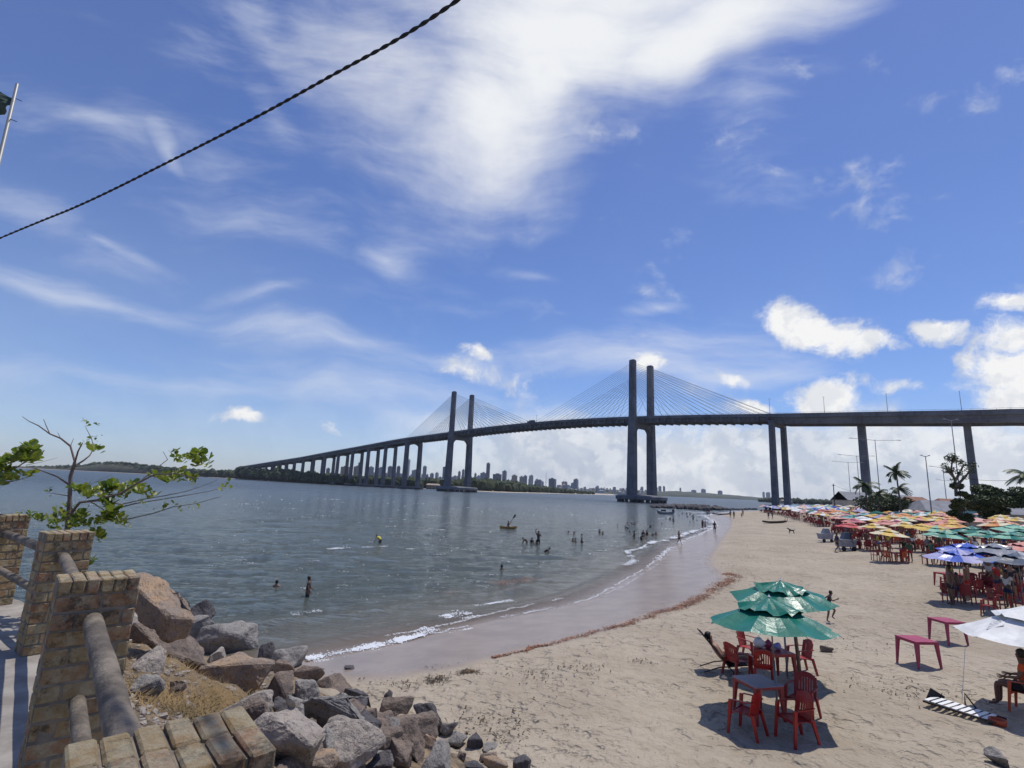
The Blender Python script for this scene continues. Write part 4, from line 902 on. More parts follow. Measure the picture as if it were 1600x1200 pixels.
# ------------------------------------------------------------------ plastic chairs and tables
def chair_proto(name, m, label):
    t = thing(name, label, 'chair', (0, 0, -50))
    s = MB(); n = 6                                  # seat, slightly dished, front rolled over
    xs = np.linspace(-.21, .21, n+1); ys = np.linspace(-.21, .22, n+1)
    def sz(x, y): return .425-.016*(1-(x/.21)**2)*(1-(y/.22)**2)-(.03*max(0, (y-.14)/.08)**2)-(.02 if y < -.1 else 0)
    for th in (0, -.014):
        for j in ys:
            for i in xs: s.v.append((i*(1-.08*(j < 0)), j, sz(i, j)+th))
    q = n+1; off = q*q
    for j in range(n):
        for i in range(n):
            a = j*q+i; s.f.append((a, a+1, a+q+1, a+q)); s.f.append((off+a, off+a+q, off+a+q+1, off+a+1)); s.mi += [0, 0]
    b = [i for i in range(q)]+[k*q+n for k in range(1, q)]+[n*q+i for i in range(n-1, -1, -1)]+[k*q for k in range(n-1, 0, -1)]
    for i in range(len(b)): a, c = b[i], b[(i+1) % len(b)]; s.f.append((a, c, off+c, off+a)); s.mi.append(0)
    s.box((0, .205, .395), (.40, .012, .05)); s.obj('seat', m, t, True)
    k = MB()                                         # curved back with slots, arched top rail
    def bp(x, z): return Vector((x, -.20-.055*(z-.42)/.42*1.6+.05*(x/.22)**2, z))
    def strip_(x0, x1, z0, z1, th=.016):
        P = [bp(x0, z0), bp(x1, z0), bp(x1, z1), bp(x0, z1)]; k.hexa([P[0], P[1], P[1]+Vector((0, th, 0)), P[0]+Vector((0, th, 0)), P[3], P[2], P[2]+Vector((0, th, 0)), P[3]+Vector((0, th, 0))])
    def top(x): return .86-.075*(abs(x)/.215)**2.4
    for i in range(-3, 4): strip_(i*.052-.016, i*.052+.016, .50, top(i*.052)-.09)
    E = np.linspace(-.215, .215, 9)
    for x0, x1 in zip(E[:-1], E[1:]):
        P = [bp(x0, top(x0)-.10), bp(x1, top(x1)-.10), bp(x1, top(x1)), bp(x0, top(x0))]; th = Vector((0, .018, 0))
        k.hexa([P[0], P[1], P[1]+th, P[0]+th, P[3], P[2], P[2]+th, P[3]+th])
        strip_(x0, x1, .41, .505)
    strip_(-.222, -.175, .42, .80); strip_(.175, .222, .42, .80); k.obj('backrest', m, t)
    for sx in (-1, 1):
        a = MB(); pts = [(sx*.205, -.235, .66), (sx*.245, -.12, .655), (sx*.262, .05, .645), (sx*.255, .17, .635), (sx*.245, .205, .60)]
        for p_, q_ in zip(pts[:-1], pts[1:]):
            p_ = Vector(p_); q_ = Vector(q_); w = Vector((.024, 0, 0)); h = Vector((0, 0, .016)); a.hexa([p_-w-h, p_+w-h, q_+w-h, q_-w-h, p_-w, p_+w, q_+w, q_-w])
        a.obj('armrest', m, t)
        for fy, top_, bot in ((1, (sx*.245, .20, .62), (sx*.27, .26, 0)), (-1, (sx*.195, -.19, .44), (sx*.235, -.29, 0))):
            l = MB(); T = Vector(top_); Bt = Vector(bot); w0, w1 = .032, .020
            l.hexa([Bt+Vector((x*w1, y*w1, 0)) for x, y in ((-1, -1), (1, -1), (1, 1), (-1, 1))]+[T+Vector((x*w0*.8, y*w0, 0)) for x, y in ((-1, -1), (1, -1), (1, 1), (-1, 1))])
            if fy == 1: l.hexa([Vector((sx*.20, .19, .36)), Vector((sx*.25, .19, .36)), Vector((sx*.25, .215, .36)), Vector((sx*.20, .215, .36)), Vector((sx*.19, .12, .42)), Vector((sx*.25, .12, .42)), Vector((sx*.25, .215, .42)), Vector((sx*.19, .215, .42))])
            l.obj('leg', m, t)
    return t
def table_proto(name, m, mtop, label):
    t = thing(name, label, 'table', (0, 0, -50)); s = MB(); s.box((0, 0, .705), (.70, .70, .022)); s.box((0, 0, .688), (.66, .66, .012)); s.obj('table_top', mtop, t)
    a = MB()
    for x, y, dx, dy in ((0, .335, .66, .014), (0, -.335, .66, .014), (.335, 0, .014, .64), (-.335, 0, .014, .64)): a.box((x, y, .668), (dx, dy, .05))
    a.obj('apron', m, t)
    for sx in (-1, 1):
        for sy in (-1, 1):
            l = MB(); T = Vector((sx*.30, sy*.30, .69)); Bt = Vector((sx*.345, sy*.345, 0)); l.hexa([Bt+Vector((x*.020, y*.020, 0)) for x, y in ((-1, -1), (1, -1), (1, 1), (-1, 1))]+[T+Vector((x*.042, y*.042, 0)) for x, y in ((-1, -1), (1, -1), (1, 1), (-1, 1))]); l.obj('leg', m, t)
    return t
CH = {'red': chair_proto('plastic_chair', red_pl, 'x'), 'old': chair_proto('plastic_chair', red_old, 'x'), 'orange': chair_proto('plastic_chair', orange_pl, 'x')}
TB = {'blue': table_proto('plastic_table', red_old, tabletop_m, 'x'), 'mag': table_proto('plastic_table', mag_pl, mag_pl, 'x'), 'red': table_proto('plastic_table', red_pl, red_pl, 'x'), 'old': table_proto('plastic_table', red_old, red_old, 'x')}
protos = list(CH.values())+list(TB.values())
for p_ in protos: p_.name = p_.name.split('.')[0]
def put(pr, u=None, v=None, face=0, label='', group=None, xy=None, z=None, sc=None):
    p = onground(u, v) if xy is None else Vector((*xy, 0)); zz = gz(p.x, p.y)-.02 if z is None else z
    return dup(pr, (p.x, p.y, zz), face, label, group, sc)
# near group under the two green parasols
GR = 'red plastic chairs under the green parasols'
p1 = onground(1216, 1124); p2 = onground(1252, 1062)
parasol(p1.x, p1.y, 'green', 'green', 'nearer dark green parasol with puckered vent flap over the blue grey table', 1.33, 1.78, 2.34, R(22.5)-.35, True, (R(-5), R(1)), 'two green parasols near the water', 1)
parasol(p2.x-.22, p2.y+.25, 'green', 'green', 'farther green parasol sheltering the reclining bather', 1.30, 1.92, 2.36, .2, True, (R(2), R(-3)), 'two green parasols near the water', 4)
m2 = MB(); m2.tube([tuple(p2+Vector((0, 0, -.2))), tuple(p2+Vector((-.06, .05, 1.0))), tuple(p2+Vector((-.12, .12, 1.95)))], .045, 8); tag(m2.obj('wooden_stake', wood_pole, None, True), 'rough wooden stake standing by the right chair under the green parasols', 'stake')
put(TB['blue'], 1186, 1120, .28, 'plastic table with blue grey top between the nearest red chairs', 'tables under the green parasols')
put(CH['red'], 1168, 1146, .75, 'bright red plastic chair standing left in front of the blue grey table', GR)
put(CH['red'], 1246, 1158, 1.75, 'bright red slatted plastic chair nearest the camera, at the right of the blue grey table', GR)
put(CH['old'], 1256, 1122, 2.3, 'dark red chair in shade behind the slatted nearest one', GR)
put(TB['old'], 1212, 1062, .2, 'dark red table covered with bags under the nearer green parasol', 'tables under the green parasols')
put(CH['old'], 1253, 1052, 1.6, 'red plastic chair right of the wooden stake under the parasols', GR)
put(CH['red'], 1192, 1068, -.25, 'dark red plastic chair with its back to the camera under the nearer green parasol', GR)
put(CH['old'], 1152, 1057, -1.2, 'red plastic chair at the feet of the reclining bather', GR)
put(CH['old'], 1170, 1034, -2.4, 'red chair farthest back under the green parasols', GR)
bag = MB(); c = onground(1208, 1064)
for dx, dy, s_, k in ((-.18, .1, .13, 0), (.02, .12, .10, 1), (.18, 0, .12, 2), (-.02, -.1, .08, 1)): pass
for i, (dx, dy, s_, m_, lab, nm) in enumerate([(-.2, .1, .14, 'white', 'white cloth bag on the shaded table under the green parasol', 'bag'), (.05, .12, .11, 'wine', 'wine coloured bag on the shaded table next to the white one', 'bag'), (.22, -.02, .10, 'lilac', 'lilac beach towel bundled on the right of the shaded table', 'towel')]):
    b = MB(); b.blob((0, 0, s_*.8), (s_, s_*.75, s_*.9), i+3, 2, .3); b.tube([(-s_*.5, 0, s_*1.4), (0, 0, s_*2.1), (s_*.5, 0, s_*1.4)], .008, 5) if nm == 'bag' else None
    tag(b.obj(nm, FM[m_], None, True, (c.x+dx, c.y+dy+.15, gz(c.x, c.y)+.70)), lab, nm)
# magenta tables
put(TB['mag'], 1436, 1040, .12, 'magenta plastic table standing empty on open sand, nearer of two', 'two empty magenta tables', sc=1.02)
put(TB['mag'], 1482, 1004, .12, 'magenta plastic table standing empty on open sand, farther and right of the other', 'two empty magenta tables', sc=1.02)
# white parasol right
pw = onground(1644, 1120); parasol(pw.x, pw.y, 'white', 'white', 'white parasol cut by the right edge above the person in orange', 1.5, 1.50, 2.26, .05, True, (R(-2), R(2)), None, 7)
pr = onground(1606, 1112); put(CH['orange'], xy=(pr.x, pr.y-.02), face=R(35), label='orange red plastic chair under the white parasol at the right edge', group='chairs by the white parasol')
wz = gz(pw.x, pw.y)
def on_canopy(u, v):
    d = ray(u, v); 
    for k_ in range(4000):
        p = d*(6+k_*.003); p.z += H; r_ = math.hypot(p.x-pw.x, p.y-pw.y)
        if r_ < 1.5 and p.z < wz+1.50+.64*(1-(r_/1.5)**.92)+.02: return p
    return AT(u, v, pw.y-1)
b = MB(); P_ = [on_canopy(*q) for q in [(1541, 985), (1568, 979), (1574, 969), (1549, 973)]]; b.add([p+Vector((0, 0, .02)) for p in P_]+[p+Vector((0, 0, .012)) for p in P_], [(0, 1, 2, 3), (7, 6, 5, 4), (0, 4, 5, 1), (1, 5, 6, 2), (2, 6, 7, 3), (3, 7, 4, 0)])
wp = [o_ for o_ in scn.collection.objects if o_.get('label', '').startswith('white parasol cut')][0]; bpy.context.view_layer.update(); pp = b.obj('printed_patch', mat('faded grey print', (.35, .36, .38), .8, (.62, .62, .62), 18, lo=.45, hi=.55), wp); pp.matrix_parent_inverse = wp.matrix_world.inverted()
# lounger lying folded on the sand
t_ = thing('sun_lounger', 'low wooden lounger with white slats lying flat beside the white parasol shadow', 'lounger'); a = onground(1443, 1103); b = onground(1556, 1137); d = (b-a); L = d.length; ang = math.atan2(d.y, d.x); t_.location = (a.x, a.y, gz(a.x, a.y)+.03); t_.rotation_euler.z = ang
for s_ in (0, 1):
    f = MB(); f.tube([(0, .52*s_, .07), (L, .52*s_, .09)], .026, 4); f.obj('side_rail', wood_dark, t_)
for k in range(9):
    f = MB(); f.box((.06+k*(L-.12)/9, .26, .105), (.085, .50, .014)); f.obj('slat', white_pl, t_)
f = MB(); f.tube([(L*.45, .52, .05), (L*.45, .56, .34), (L*.62, .56, .06)], .02, 4); f.obj('support', wood_dark, t_)
for x_ in (.1, L-.1):
    f = MB(); f.tube([(x_, 0, .05), (x_, .52, .05)], .02, 4); f.obj('cross_bar', wood_dark, t_)
b = MB(); q = onground(1560, 1134); b.lathe([(.10, 0), (.13, .02), (.15, .12), (.14, .13), (.11, .03)], 14); tag(b.obj('sand_toy', orange_pl, None, True, tuple(q)), 'small orange bowl on the sand at the end of the lounger', 'bowl')
b = MB(); q = onground(1482, 1108); b.box((0, 0, .1), (.34, .03, .28), 0, Matrix.Rotation(.5, 4, 'Y')); tag(b.obj('folded_board', black_m, None, False, (q.x, q.y+.35, q.z)), 'dark folded board leaning behind the lounger', 'board')
b = MB(); q = onground(1503, 1096); q2 = AT(1508, 1012, q.y+.1); b.tube([tuple(q), tuple(q2)], .006, 4); tag(b.obj('guy_line', white_pl), 'thin guy line from the white parasol rim down to the lounger', 'rope')

# ------------------------------------------------------------------ crowd of parasols, tables and chairs
placed = []
def far_ok(x, y, r): return all((x-a)**2+(y-b)**2 > r*r for a, b in placed)
def P_canopy(u, v, hgt=2.15):        # ground position of a parasol whose canopy centre appears at u, v
    d = ray(u, v); best = None; ts = np.geomspace(8, 300, 900); xs = d.x*ts; ys = d.y*ts; zs = H+d.z*ts; g = gzn(xs, ys)+hgt
    i = int(np.argmax(zs < g)); return (xs[i], ys[i]) if i > 0 else XY(u, 78.0)
FRONT = [(1497, 866, 'blue', 'lilac', 'bright blue and lilac parasol nearest of the crowded ones', 'b'), (1508, 857, 'blue', 'blue', 'plain blue parasol half hidden behind the blue and lilac one', 'b'), (1557, 858, 'grey', 'grey', 'silvery grey parasol right of the blue ones', 'b'), (1590, 873, 'dark grey', 'grey', 'dark grey parasol overlapping the silvery one', 'b'), (1603, 855, 'faded red', 'pink', 'faded pink and red parasol at the right edge behind the dark grey one', 'b'),
 (1474, 834, 'green', 'pale green', 'green parasol with pale flap, leftmost of the green ones', 'g'), (1462, 826, 'pale green', 'yellow', 'pale green and yellow parasol behind the leftmost green one', 'g'), (1519, 828, 'green', 'green', 'plain green parasol in the middle of the green ones', 'g'), (1542, 835, 'green', 'pale green', 'green parasol right of the plain green one, in the front line', 'g'), (1577, 838, 'pale green', 'green', 'pale green parasol toward the right edge', 'g'), (1602, 833, 'green', 'green', 'green parasol cut by the right edge', 'g'), (1585, 824, 'green', 'green', 'green parasol behind the pale green one near the right edge', 'g'),
 (1386, 832, 'yellow', 'cream', 'yellow and cream parasol at the front left, nearest of the yellow ones', 'y'), (1366, 822, 'yellow', 'cream', 'yellow parasol behind and left of the nearest yellow one', 'y'), (1414, 820, 'yellow', 'cream', 'yellow parasol right of the nearest yellow one', 'y'), (1440, 823, 'yellow', 'yellow', 'plain yellow parasol beside the green front line', 'y'), (1468, 811, 'yellow', 'cream', 'tall yellow and cream parasol in the third line', 'y'), (1488, 820, 'yellow', 'orange', 'yellow and orange parasol between green ones', 'y'), (1560, 815, 'yellow', 'faded red', 'yellow and faded red parasol in the right half', 'y'), (1590, 812, 'yellow', 'cream', 'yellow parasol near the right edge', 'y'),
 (1334, 813, 'wine', 'faded red', 'wine red parasol above the grey drinks cart', 'r'), (1327, 821, 'red', 'red', 'small red parasol just over the cart', 'r'), (1378, 807, 'lilac', 'faded red', 'lilac and faded red parasol behind the yellow ones', 'r'), (1385, 816, 'faded red', 'faded red', 'faded red parasol touching the yellow ones', 'r'), (1310, 808, 'pink', 'faded red', 'pink parasol left of the wine red one', 'r'), (1302, 797, 'orange', 'pink', 'orange and pink parasol in the far left group', 'r'), (1370, 795, 'orange', 'pale green', 'big orange parasol standing out in front of the palms', 'r'), (1275, 801, 'white', 'white', 'white parasol at the left end of the near group', 'w'), (1285, 803, 'white', 'yellow', 'white and yellow parasol next to the white one', 'w'), (1414, 811, 'pale green', 'cream', 'small greenish cream parasol over the yellow ones', 'r'), (1549, 806, 'pink', 'pink', 'large plain pink parasol before the dark tree', 'r')]
front_info = []
for u, v, a, b_, lab, kd in FRONT:
    x, y = P_canopy(u, v); 
    if not far_ok(x, y, 1.2): x += 1.2
    placed.append((x, y)); front_info.append((x, y, lab, kd)); big = u == 1549
    parasol(x, y, a, b_, lab, 1.36*(1.45 if big else 1), 1.98+(.3 if big else 0), 2.42+(.45 if big else 0), rnd.random()*.7, y < 35, (R(rnd.uniform(-3, 3)), R(rnd.uniform(-3, 3))), None, rnd.randint(0, 2))
# the rest, in lines behind
edge_u = [(34, 1640), (38, 1530), (42, 1462), (46, 1440), (52, 1385), (60, 1352), (70, 1322), (82, 1300), (93, 1262), (120, 1228), (140, 1212), (160, 1196), (185, 1182), (200, 1176)]
cand = []
yy = 39.0
row = 0
while yy < 190:
    u0 = np.interp(yy, [e[0] for e in edge_u], [e[1] for e in edge_u]); x0 = XY(u0+8, yy)[0]; x1 = XY(1625 if yy < 110 else 1450, yy)[0]; x = x0+rnd.uniform(.5, 2); cnt = 0
    while x < x1:
        px_, py_ = x+rnd.gauss(0, .5), yy+rnd.gauss(0, .6)
        if far_ok(px_, py_, 2.7): cand.append((px_, py_, row)); placed.append((px_, py_)); cnt += 1
        x += 3.3+yy*.010+rnd.random()*.8
    yy += 3.4+yy*.015; row += 1
pal = {'a': ['white', 'white', 'cream', 'blue', 'white', 'pink', 'teal', 'lilac', 'yellow'], 'b': ['faded red', 'orange', 'yellow', 'pink', 'white', 'wine', 'teal', 'green', 'cream', 'lilac'], 'c': ['yellow', 'faded red', 'pink', 'white', 'teal', 'cream', 'wine', 'yellow', 'orange'], 'g': ['green', 'pale green', 'green', 'yellow']}
cand.sort(key=lambda c: (c[2], c[0])); counts = {}; rowname = ['first', 'second', 'third', 'fourth', 'fifth', 'sixth', 'seventh', 'eighth', 'ninth', 'tenth', 'eleventh', 'twelfth', 'thirteenth', 'fourteenth', 'fifteenth', 'sixteenth', 'seventeenth', 'eighteenth', 'nineteenth', 'twentieth']
nth = ['leftmost', 'second from the left', 'third from the left', 'fourth from the left', 'fifth from the left', 'sixth from the left', 'seventh from the left', 'eighth from the left', 'ninth from the left', 'tenth from the left', 'eleventh from the left', 'twelfth from the left', 'thirteenth from the left', 'fourteenth from the left', 'fifteenth from the left', 'sixteenth from the left']
crowd = []
def ordn(n): return '%d%s' % (n, {1: 'st', 2: 'nd', 3: 'rd'}.get(n if n < 20 else n % 10, 'th'))
for x, y, r_ in cand:
    u, v = proj((x, y, gz(x, y)+2.1)); zone = 'a' if (y > 115 or u < 1240) else ('g' if (u > 1450 and y < 47) else ('b' if u < 1420 else 'c'))
    c1 = rnd.choice(pal[zone]); c2 = c1 if rnd.random() < .55 else rnd.choice(pal[zone]+['cream']); counts[r_] = counts.get(r_, 0)+1; k = counts[r_]-1
    if y < 115: lab = '%s parasol, %s from left in %s line of the crowd' % (cname(c1, c2), ordn(k+1), rowname[min(r_, 19)])
    else: lab = 'small distant %s parasol in the far crowd toward the twin bridge pier' % c1
    parasol(x, y, c1, c2, lab, 1.42, 1.98, 2.42, rnd.random(), False, (R(rnd.gauss(0, 4)), R(rnd.gauss(0, 4))), None, rnd.randint(0, 2)).scale = [rnd.uniform(.98, 1.22)]*2+[rnd.uniform(.93, 1.08)]; crowd.append((x, y, lab))
# furniture below them
fur = 0
def set_at(x, y, near_label, n=3):
    global fur
    k = 'old' if rnd.random() < .7 else 'red'; a0 = rnd.random()*6.28
    put(TB[k], xy=(x+rnd.uniform(.2, .5), y+rnd.uniform(-.4, .2)), face=a0, label='red table under '+near_label.replace(' of the crowd', ''), group='tables in the shade of the crowded parasols'); 
    near_label = near_label.replace(' of the crowd', ''); pos = ['leftmost', 'middle', 'rightmost'] if n == 3 else ['leftmost', 'inner left', 'inner right', 'rightmost']
    A_ = [a0+q*(2.1 if n == 3 else 1.57) for q in range(n)]; A_.sort(key=lambda a: math.cos(a)*.9-math.sin(a)*.5)
    for q in range(n):
        a = A_[q]+rnd.uniform(-.3, .3); px_, py_ = x+.35+math.cos(a)*.68, y-.1+math.sin(a)*.68
        put(CH[rnd.choice(['red', 'old', 'old', 'orange'])], xy=(px_, py_), face=a+math.pi/2+rnd.gauss(0, .3), label=pos[q]+' red chair under '+near_label, group='chairs in the shade of the crowded parasols'); fur += 1
def short(l, n=12):
    w = l.split()[:n]
    while w[-1].strip(',') in ('the', 'of', 'in', 'at', 'and', 'behind', 'to', 'before', 'over', 'a', 'toward', 'left', 'half', 'next', 'from', 'above', 'by', 'near', 'right', 'nearest', 'green', 'middle', 'front', 'third', 'dark'): w.pop()
    return ' '.join(w).strip(',')
for x, y, lab, kd in front_info:
    if kd != 'b': set_at(x, y, short(lab, 11), 4 if y < 60 else 3)
vis = [c for c in crowd if c[1] < 90]
for x, y, lab in vis:
    if fur > 255: break
    u, v = proj((x, y, 1)); ue = np.interp(y, [e[0] for e in edge_u], [e[1] for e in edge_u])
    if u-ue < 150: set_at(x, y, lab, 3)
ff = MB()
for x, y, lab in crowd+[(a, b, '') for a, b, c, d in front_info]:
    for q in range(4 if y > 60 else 2):
        a = rnd.random()*6.28; px_, py_ = x+math.cos(a)*rnd.uniform(.5, 1.3), y+.3+math.sin(a)*rnd.uniform(.4, 1.2); z_ = gz(px_, py_); rz_ = Matrix.Rotation(rnd.random()*6.28, 4, 'Z'); O = Vector((px_, py_, z_))
        for c_, d_ in (((0, 0, .42), (.42, .42, .04)), ((0, -.2, .65), (.42, .04, .42)), ((.2, .2, .32), (.04, .04, .64)), ((-.2, .2, .32), (.04, .04, .64)), ((.2, -.2, .2), (.04, .04, .4)), ((-.2, -.2, .2), (.04, .04, .4)), ((.21, 0, .64), (.04, .42, .03)), ((-.21, 0, .64), (.04, .42, .03))): ff.box(O+rz_ @ Vector(c_), d_, 0, rz_)
tag(ff.obj('far_chairs', red_old), 'mass of red plastic chairs packed in the shade under the far parasols', 'chairs', kind='stuff')
# dense red chairs and tables under the blue parasols
for i, (u, v, f, k) in enumerate([(1483, 921, .4, 'old'), (1495, 925, 1.2, 'old'), (1509, 926, -.6, 'old'), (1521, 922, 2.4, 'old'), (1536, 920, 2.0, 'old'), (1526, 932, .1, 'old'), (1551, 930, 1.8, 'red'), (1574, 926, .4, 'red'), (1588, 930, -.9, 'old'), (1599, 938, -1.2, 'old'), (1548, 962, .7, 'old'), (1568, 944, 2.5, 'old')]):
    put(CH[k], u, v, f, ['red chair at the left end under the blue parasols', 'red chair beside the child in blue shorts', 'red chair right behind the child in blue shorts', 'red chair turned sideways under the blue parasols', 'high backed red chair at the right of the blue parasol group', 'red chair in the front of the blue parasol group', 'red chair between the blue and the dark grey parasol', 'red chair right of the standing adult', 'red chair under the dark grey parasol', 'red chair at the right edge under the dark grey parasol', 'reddish chair half hidden by the tip of the white parasol', 'red chair behind the tip of the white parasol'][i], 'chairs under the blue and grey parasols')
for i, (u, v) in enumerate([(1478, 916), (1505, 919), (1560, 922), (1597, 920)]): put(TB['old'], u, v, .15, ['dark red table at the left under the blue parasols', 'dark red table in the middle under the blue parasols', 'dark red table left of the standing adult', 'dark red table at the right edge under the dark grey parasol'][i], 'tables under the blue and grey parasols')
for p_ in protos:
    for c in list(p_.children_recursive): bpy.data.objects.remove(c)
    bpy.data.objects.remove(p_)

# ------------------------------------------------------------------ people
skin_ms = [mat('dark brown skin', (.15, .078, .048), .55), mat('brown skin', (.27, .15, .095), .55), mat('light brown skin', (.36, .21, .14), .55)]
hair_m = mat('black hair', (.012, .010, .009), .6)
cloth_cols = {'black': (.015, .015, .018), 'navy': (.02, .03, .09), 'blue': (.03, .08, .28), 'white': (.7, .7, .68), 'red': (.40, .03, .03), 'yellow': (.65, .55, .05), 'dark': (.03, .03, .035), 'orange': (.62, .10, .03), 'grey': (.16, .16, .18), 'green': (.03, .14, .08)}
clm = {k: mat(k+' clothing', v, .85) for k, v in cloth_cols.items()}
BASE = dict(pel=(0, 0, .93), spi=(0, .01, 1.10), che=(0, 0, 1.30), nec=(0, 0, 1.46), hed=(0, .015, 1.575), cro=(0, .01, 1.655), nos=(0, .105, 1.565),
            shl=(-.175, 0, 1.40), ell=(-.235, -.02, 1.12), wrl=(-.25, .05, .88), shr=(.175, 0, 1.40), elr=(.235, -.02, 1.12), wrr=(.25, .05, .88),
            hil=(-.09, 0, .89), knl=(-.105, .02, .49), anl=(-.105, -.02, .09), tol=(-.12, .15, .03), hir=(.09, 0, .89), knr=(.105, .02, .49), anr=(.105, -.02, .09), tor=(.12, .15, .03))
RADS = dict(pel=.125, spi=.115, che=.135, nec=.058, hed=.088, cro=.068, nos=.018, shl=.062, ell=.042, wrl=.028, shr=.062, elr=.042, wrr=.028, hil=.098, knl=.060, anl=.038, tol=.03, hir=.098, knr=.060, anr=.038, tor=.03)
EDG = [('pel', 'spi'), ('spi', 'che'), ('che', 'nec'), ('nec', 'hed'), ('hed', 'cro'), ('hed', 'nos'), ('che', 'shl'), ('shl', 'ell'), ('ell', 'wrl'), ('che', 'shr'), ('shr', 'elr'), ('elr', 'wrr'), ('pel', 'hil'), ('hil', 'knl'), ('knl', 'anl'), ('anl', 'tol'), ('pel', 'hir'), ('hir', 'knr'), ('knr', 'anr'), ('anr', 'tor')]
def skin_mesh(P, Rr, E, root, name, lvl=1):
    names = list(P); me = bpy.data.meshes.new(name); me.from_pydata([tuple(P[n]) for n in names], [(names.index(a), names.index(b)) for a, b in E], []); o = link(me, name)
    md = o.modifiers.new('s', 'SKIN'); md.use_smooth_shade = True; md.branch_smoothing = .4
    sv_ = me.skin_vertices[0].data
    for i, n in enumerate(names):
        r = Rr[n]; sv_[i].radius = r if hasattr(r, '__len__') else (r, r); sv_[i].use_root = (n == root)
    su = o.modifiers.new('u', 'SUBSURF'); su.levels = lvl; su.render_levels = lvl
    dg = bpy.context.evaluated_depsgraph_get(); ev = o.evaluated_get(dg); out = bpy.data.meshes.new_from_object(ev); out.name = name; bpy.data.objects.remove(o); bpy.data.meshes.remove(me); return out
def hand_pts(P, Rr, E, w, e, tag_, curl=.3):
    W = Vector(P[w]); d = (W-Vector(P[e])).normalized(); up = Vector((0, 0, 1)); sd = d.cross(Vector((0, 1, 0) if abs(d.y) < .8 else (1, 0, 0))).normalized(); n = d.cross(sd)
    pm = 'pm'+tag_; P[pm] = W+d*.06; Rr[pm] = .032; E.append((w, pm))
    for i, (o, L) in enumerate(((-.030, .062), (-.011, .075), (.010, .07), (.030, .055))):
        a, b = 'f%s%d' % (tag_, i), 'g%s%d' % (tag_, i); P[a] = W+d*.105+sd*o*1.1; P[b] = W+d*(.105+L*(1-curl*.4))+sd*o*1.3+n*L*curl; Rr[a] = .0105; Rr[b] = .008; E += [(pm, a), (a, b)]
    a, b = 't%s0' % tag_, 't%s1' % tag_; P[a] = W+d*.045+sd*.045; P[b] = W+d*.085+sd*.062+n*.02; Rr[a] = .013; Rr[b] = .009; E += [(w, a), (a, b)]
body_cache = {}
def body(pose, key, hands=False):
    if key in body_cache: return body_cache[key]
    P = {k: Vector(v) for k, v in BASE.items()}; P.update({k: Vector(v) for k, v in pose.items()}); Rr = dict(RADS); E = list(EDG)
    if hands: hand_pts(P, Rr, E, 'wrl', 'ell', 'l'); hand_pts(P, Rr, E, 'wrr', 'elr', 'r')
    else:
        for s in 'lr': W = P['wr'+s]; d = (W-P['el'+s]).normalized(); P['ha'+s] = W+d*.11; Rr['ha'+s] = .026; E.append(('wr'+s, 'ha'+s))
    b = skin_mesh(P, Rr, E, 'pel', 'body')
    hd, cr = P['hed'], P['cro']; ax = (cr-hd).normalized(); fwd = (P['nos']-hd).normalized(); m2 = MB(); bm = bmesh.new(); bmesh.ops.create_icosphere(bm, subdivisions=2, radius=1)
    q = ax.cross(fwd); rot = Matrix((q, fwd, ax)).transposed()
    for v in bm.verts:
        c = v.co.copy(); 
        if c.y > .35 and c.z < .35: c.y = .35+(c.y-.35)*.2
        c = Vector((c.x*.088, c.y*.105-.012, c.z*.115+.03)); v.co = rot @ c+hd
    hme = bpy.data.meshes.new('hair'); bm.to_mesh(hme); bm.free(); hme.materials.append(hair_m); hme.polygons.foreach_set('use_smooth', [True]*len(hme.polygons))
    def sub(keys, extra, E2, f, root, nm):
        PP = {k: P[k] for k in keys}; PP.update(extra); RR = {k: (Rr[k] if k in Rr else None) for k in PP}; return PP
    k1 = {k: P[k] for k in ('pel', 'hil', 'hir')}; k1['kl'] = P['hil'].lerp(P['knl'], .55); k1['kr'] = P['hir'].lerp(P['knr'], .55); k1['sp'] = P['pel'].lerp(P['spi'], .35)
    sh = skin_mesh(k1, dict(pel=.142, hil=.115, hir=.115, kl=.105, kr=.105, sp=.128), [('sp', 'pel'), ('pel', 'hil'), ('pel', 'hir'), ('hil', 'kl'), ('hir', 'kr')], 'pel', 'shorts')
    k2 = {k: P[k] for k in ('pel', 'spi', 'che', 'shl', 'shr')}; k2['nk'] = P['che'].lerp(P['nec'], .62); k2['al'] = P['shl'].lerp(P['ell'], .55); k2['ar'] = P['shr'].lerp(P['elr'], .55)
    st = skin_mesh(k2, dict(pel=.138, spi=.13, che=.15, shl=.075, shr=.075, nk=.075, al=.06, ar=.06), [('pel', 'spi'), ('spi', 'che'), ('che', 'nk'), ('che', 'shl'), ('che', 'shr'), ('shl', 'al'), ('shr', 'ar')], 'pel', 'shirt')
    body_cache[key] = (b, hme, sh, st); return body_cache[key]
def person(pose, key, pos, rz, label, sk=0, shorts='dark', shirt=None, h=1.68, hair=True, group=None, hands=False, rot=None):
    b, hme, sh, st = body(pose, key, hands); o = thing('person', label, 'person', pos, rz, group, h/1.7)
    if rot: o.rotation_euler = rot
    def mm(me, m, nm):
        k = (me.name, m.name)
        if k not in body_cache:
            c = me.copy(); c.materials.clear(); c.materials.append(m); c.name = nm; c.polygons.foreach_set('use_smooth', [True]*len(c.polygons)); body_cache[k] = c
        return link(body_cache[k], nm, o)
    mm(b, skin_ms[sk], 'body')
    if hair: mm(hme, hair_m, 'hair')
    if shorts: mm(sh, clm[shorts], 'shorts')
    if shirt: mm(st, clm[shirt], 'shirt')
    return o
STAND = {}
WADE = dict(ell=(-.30, .06, 1.16), wrl=(-.22, .22, 1.02), elr=(.30, .02, 1.14), wrr=(.27, .16, .95))
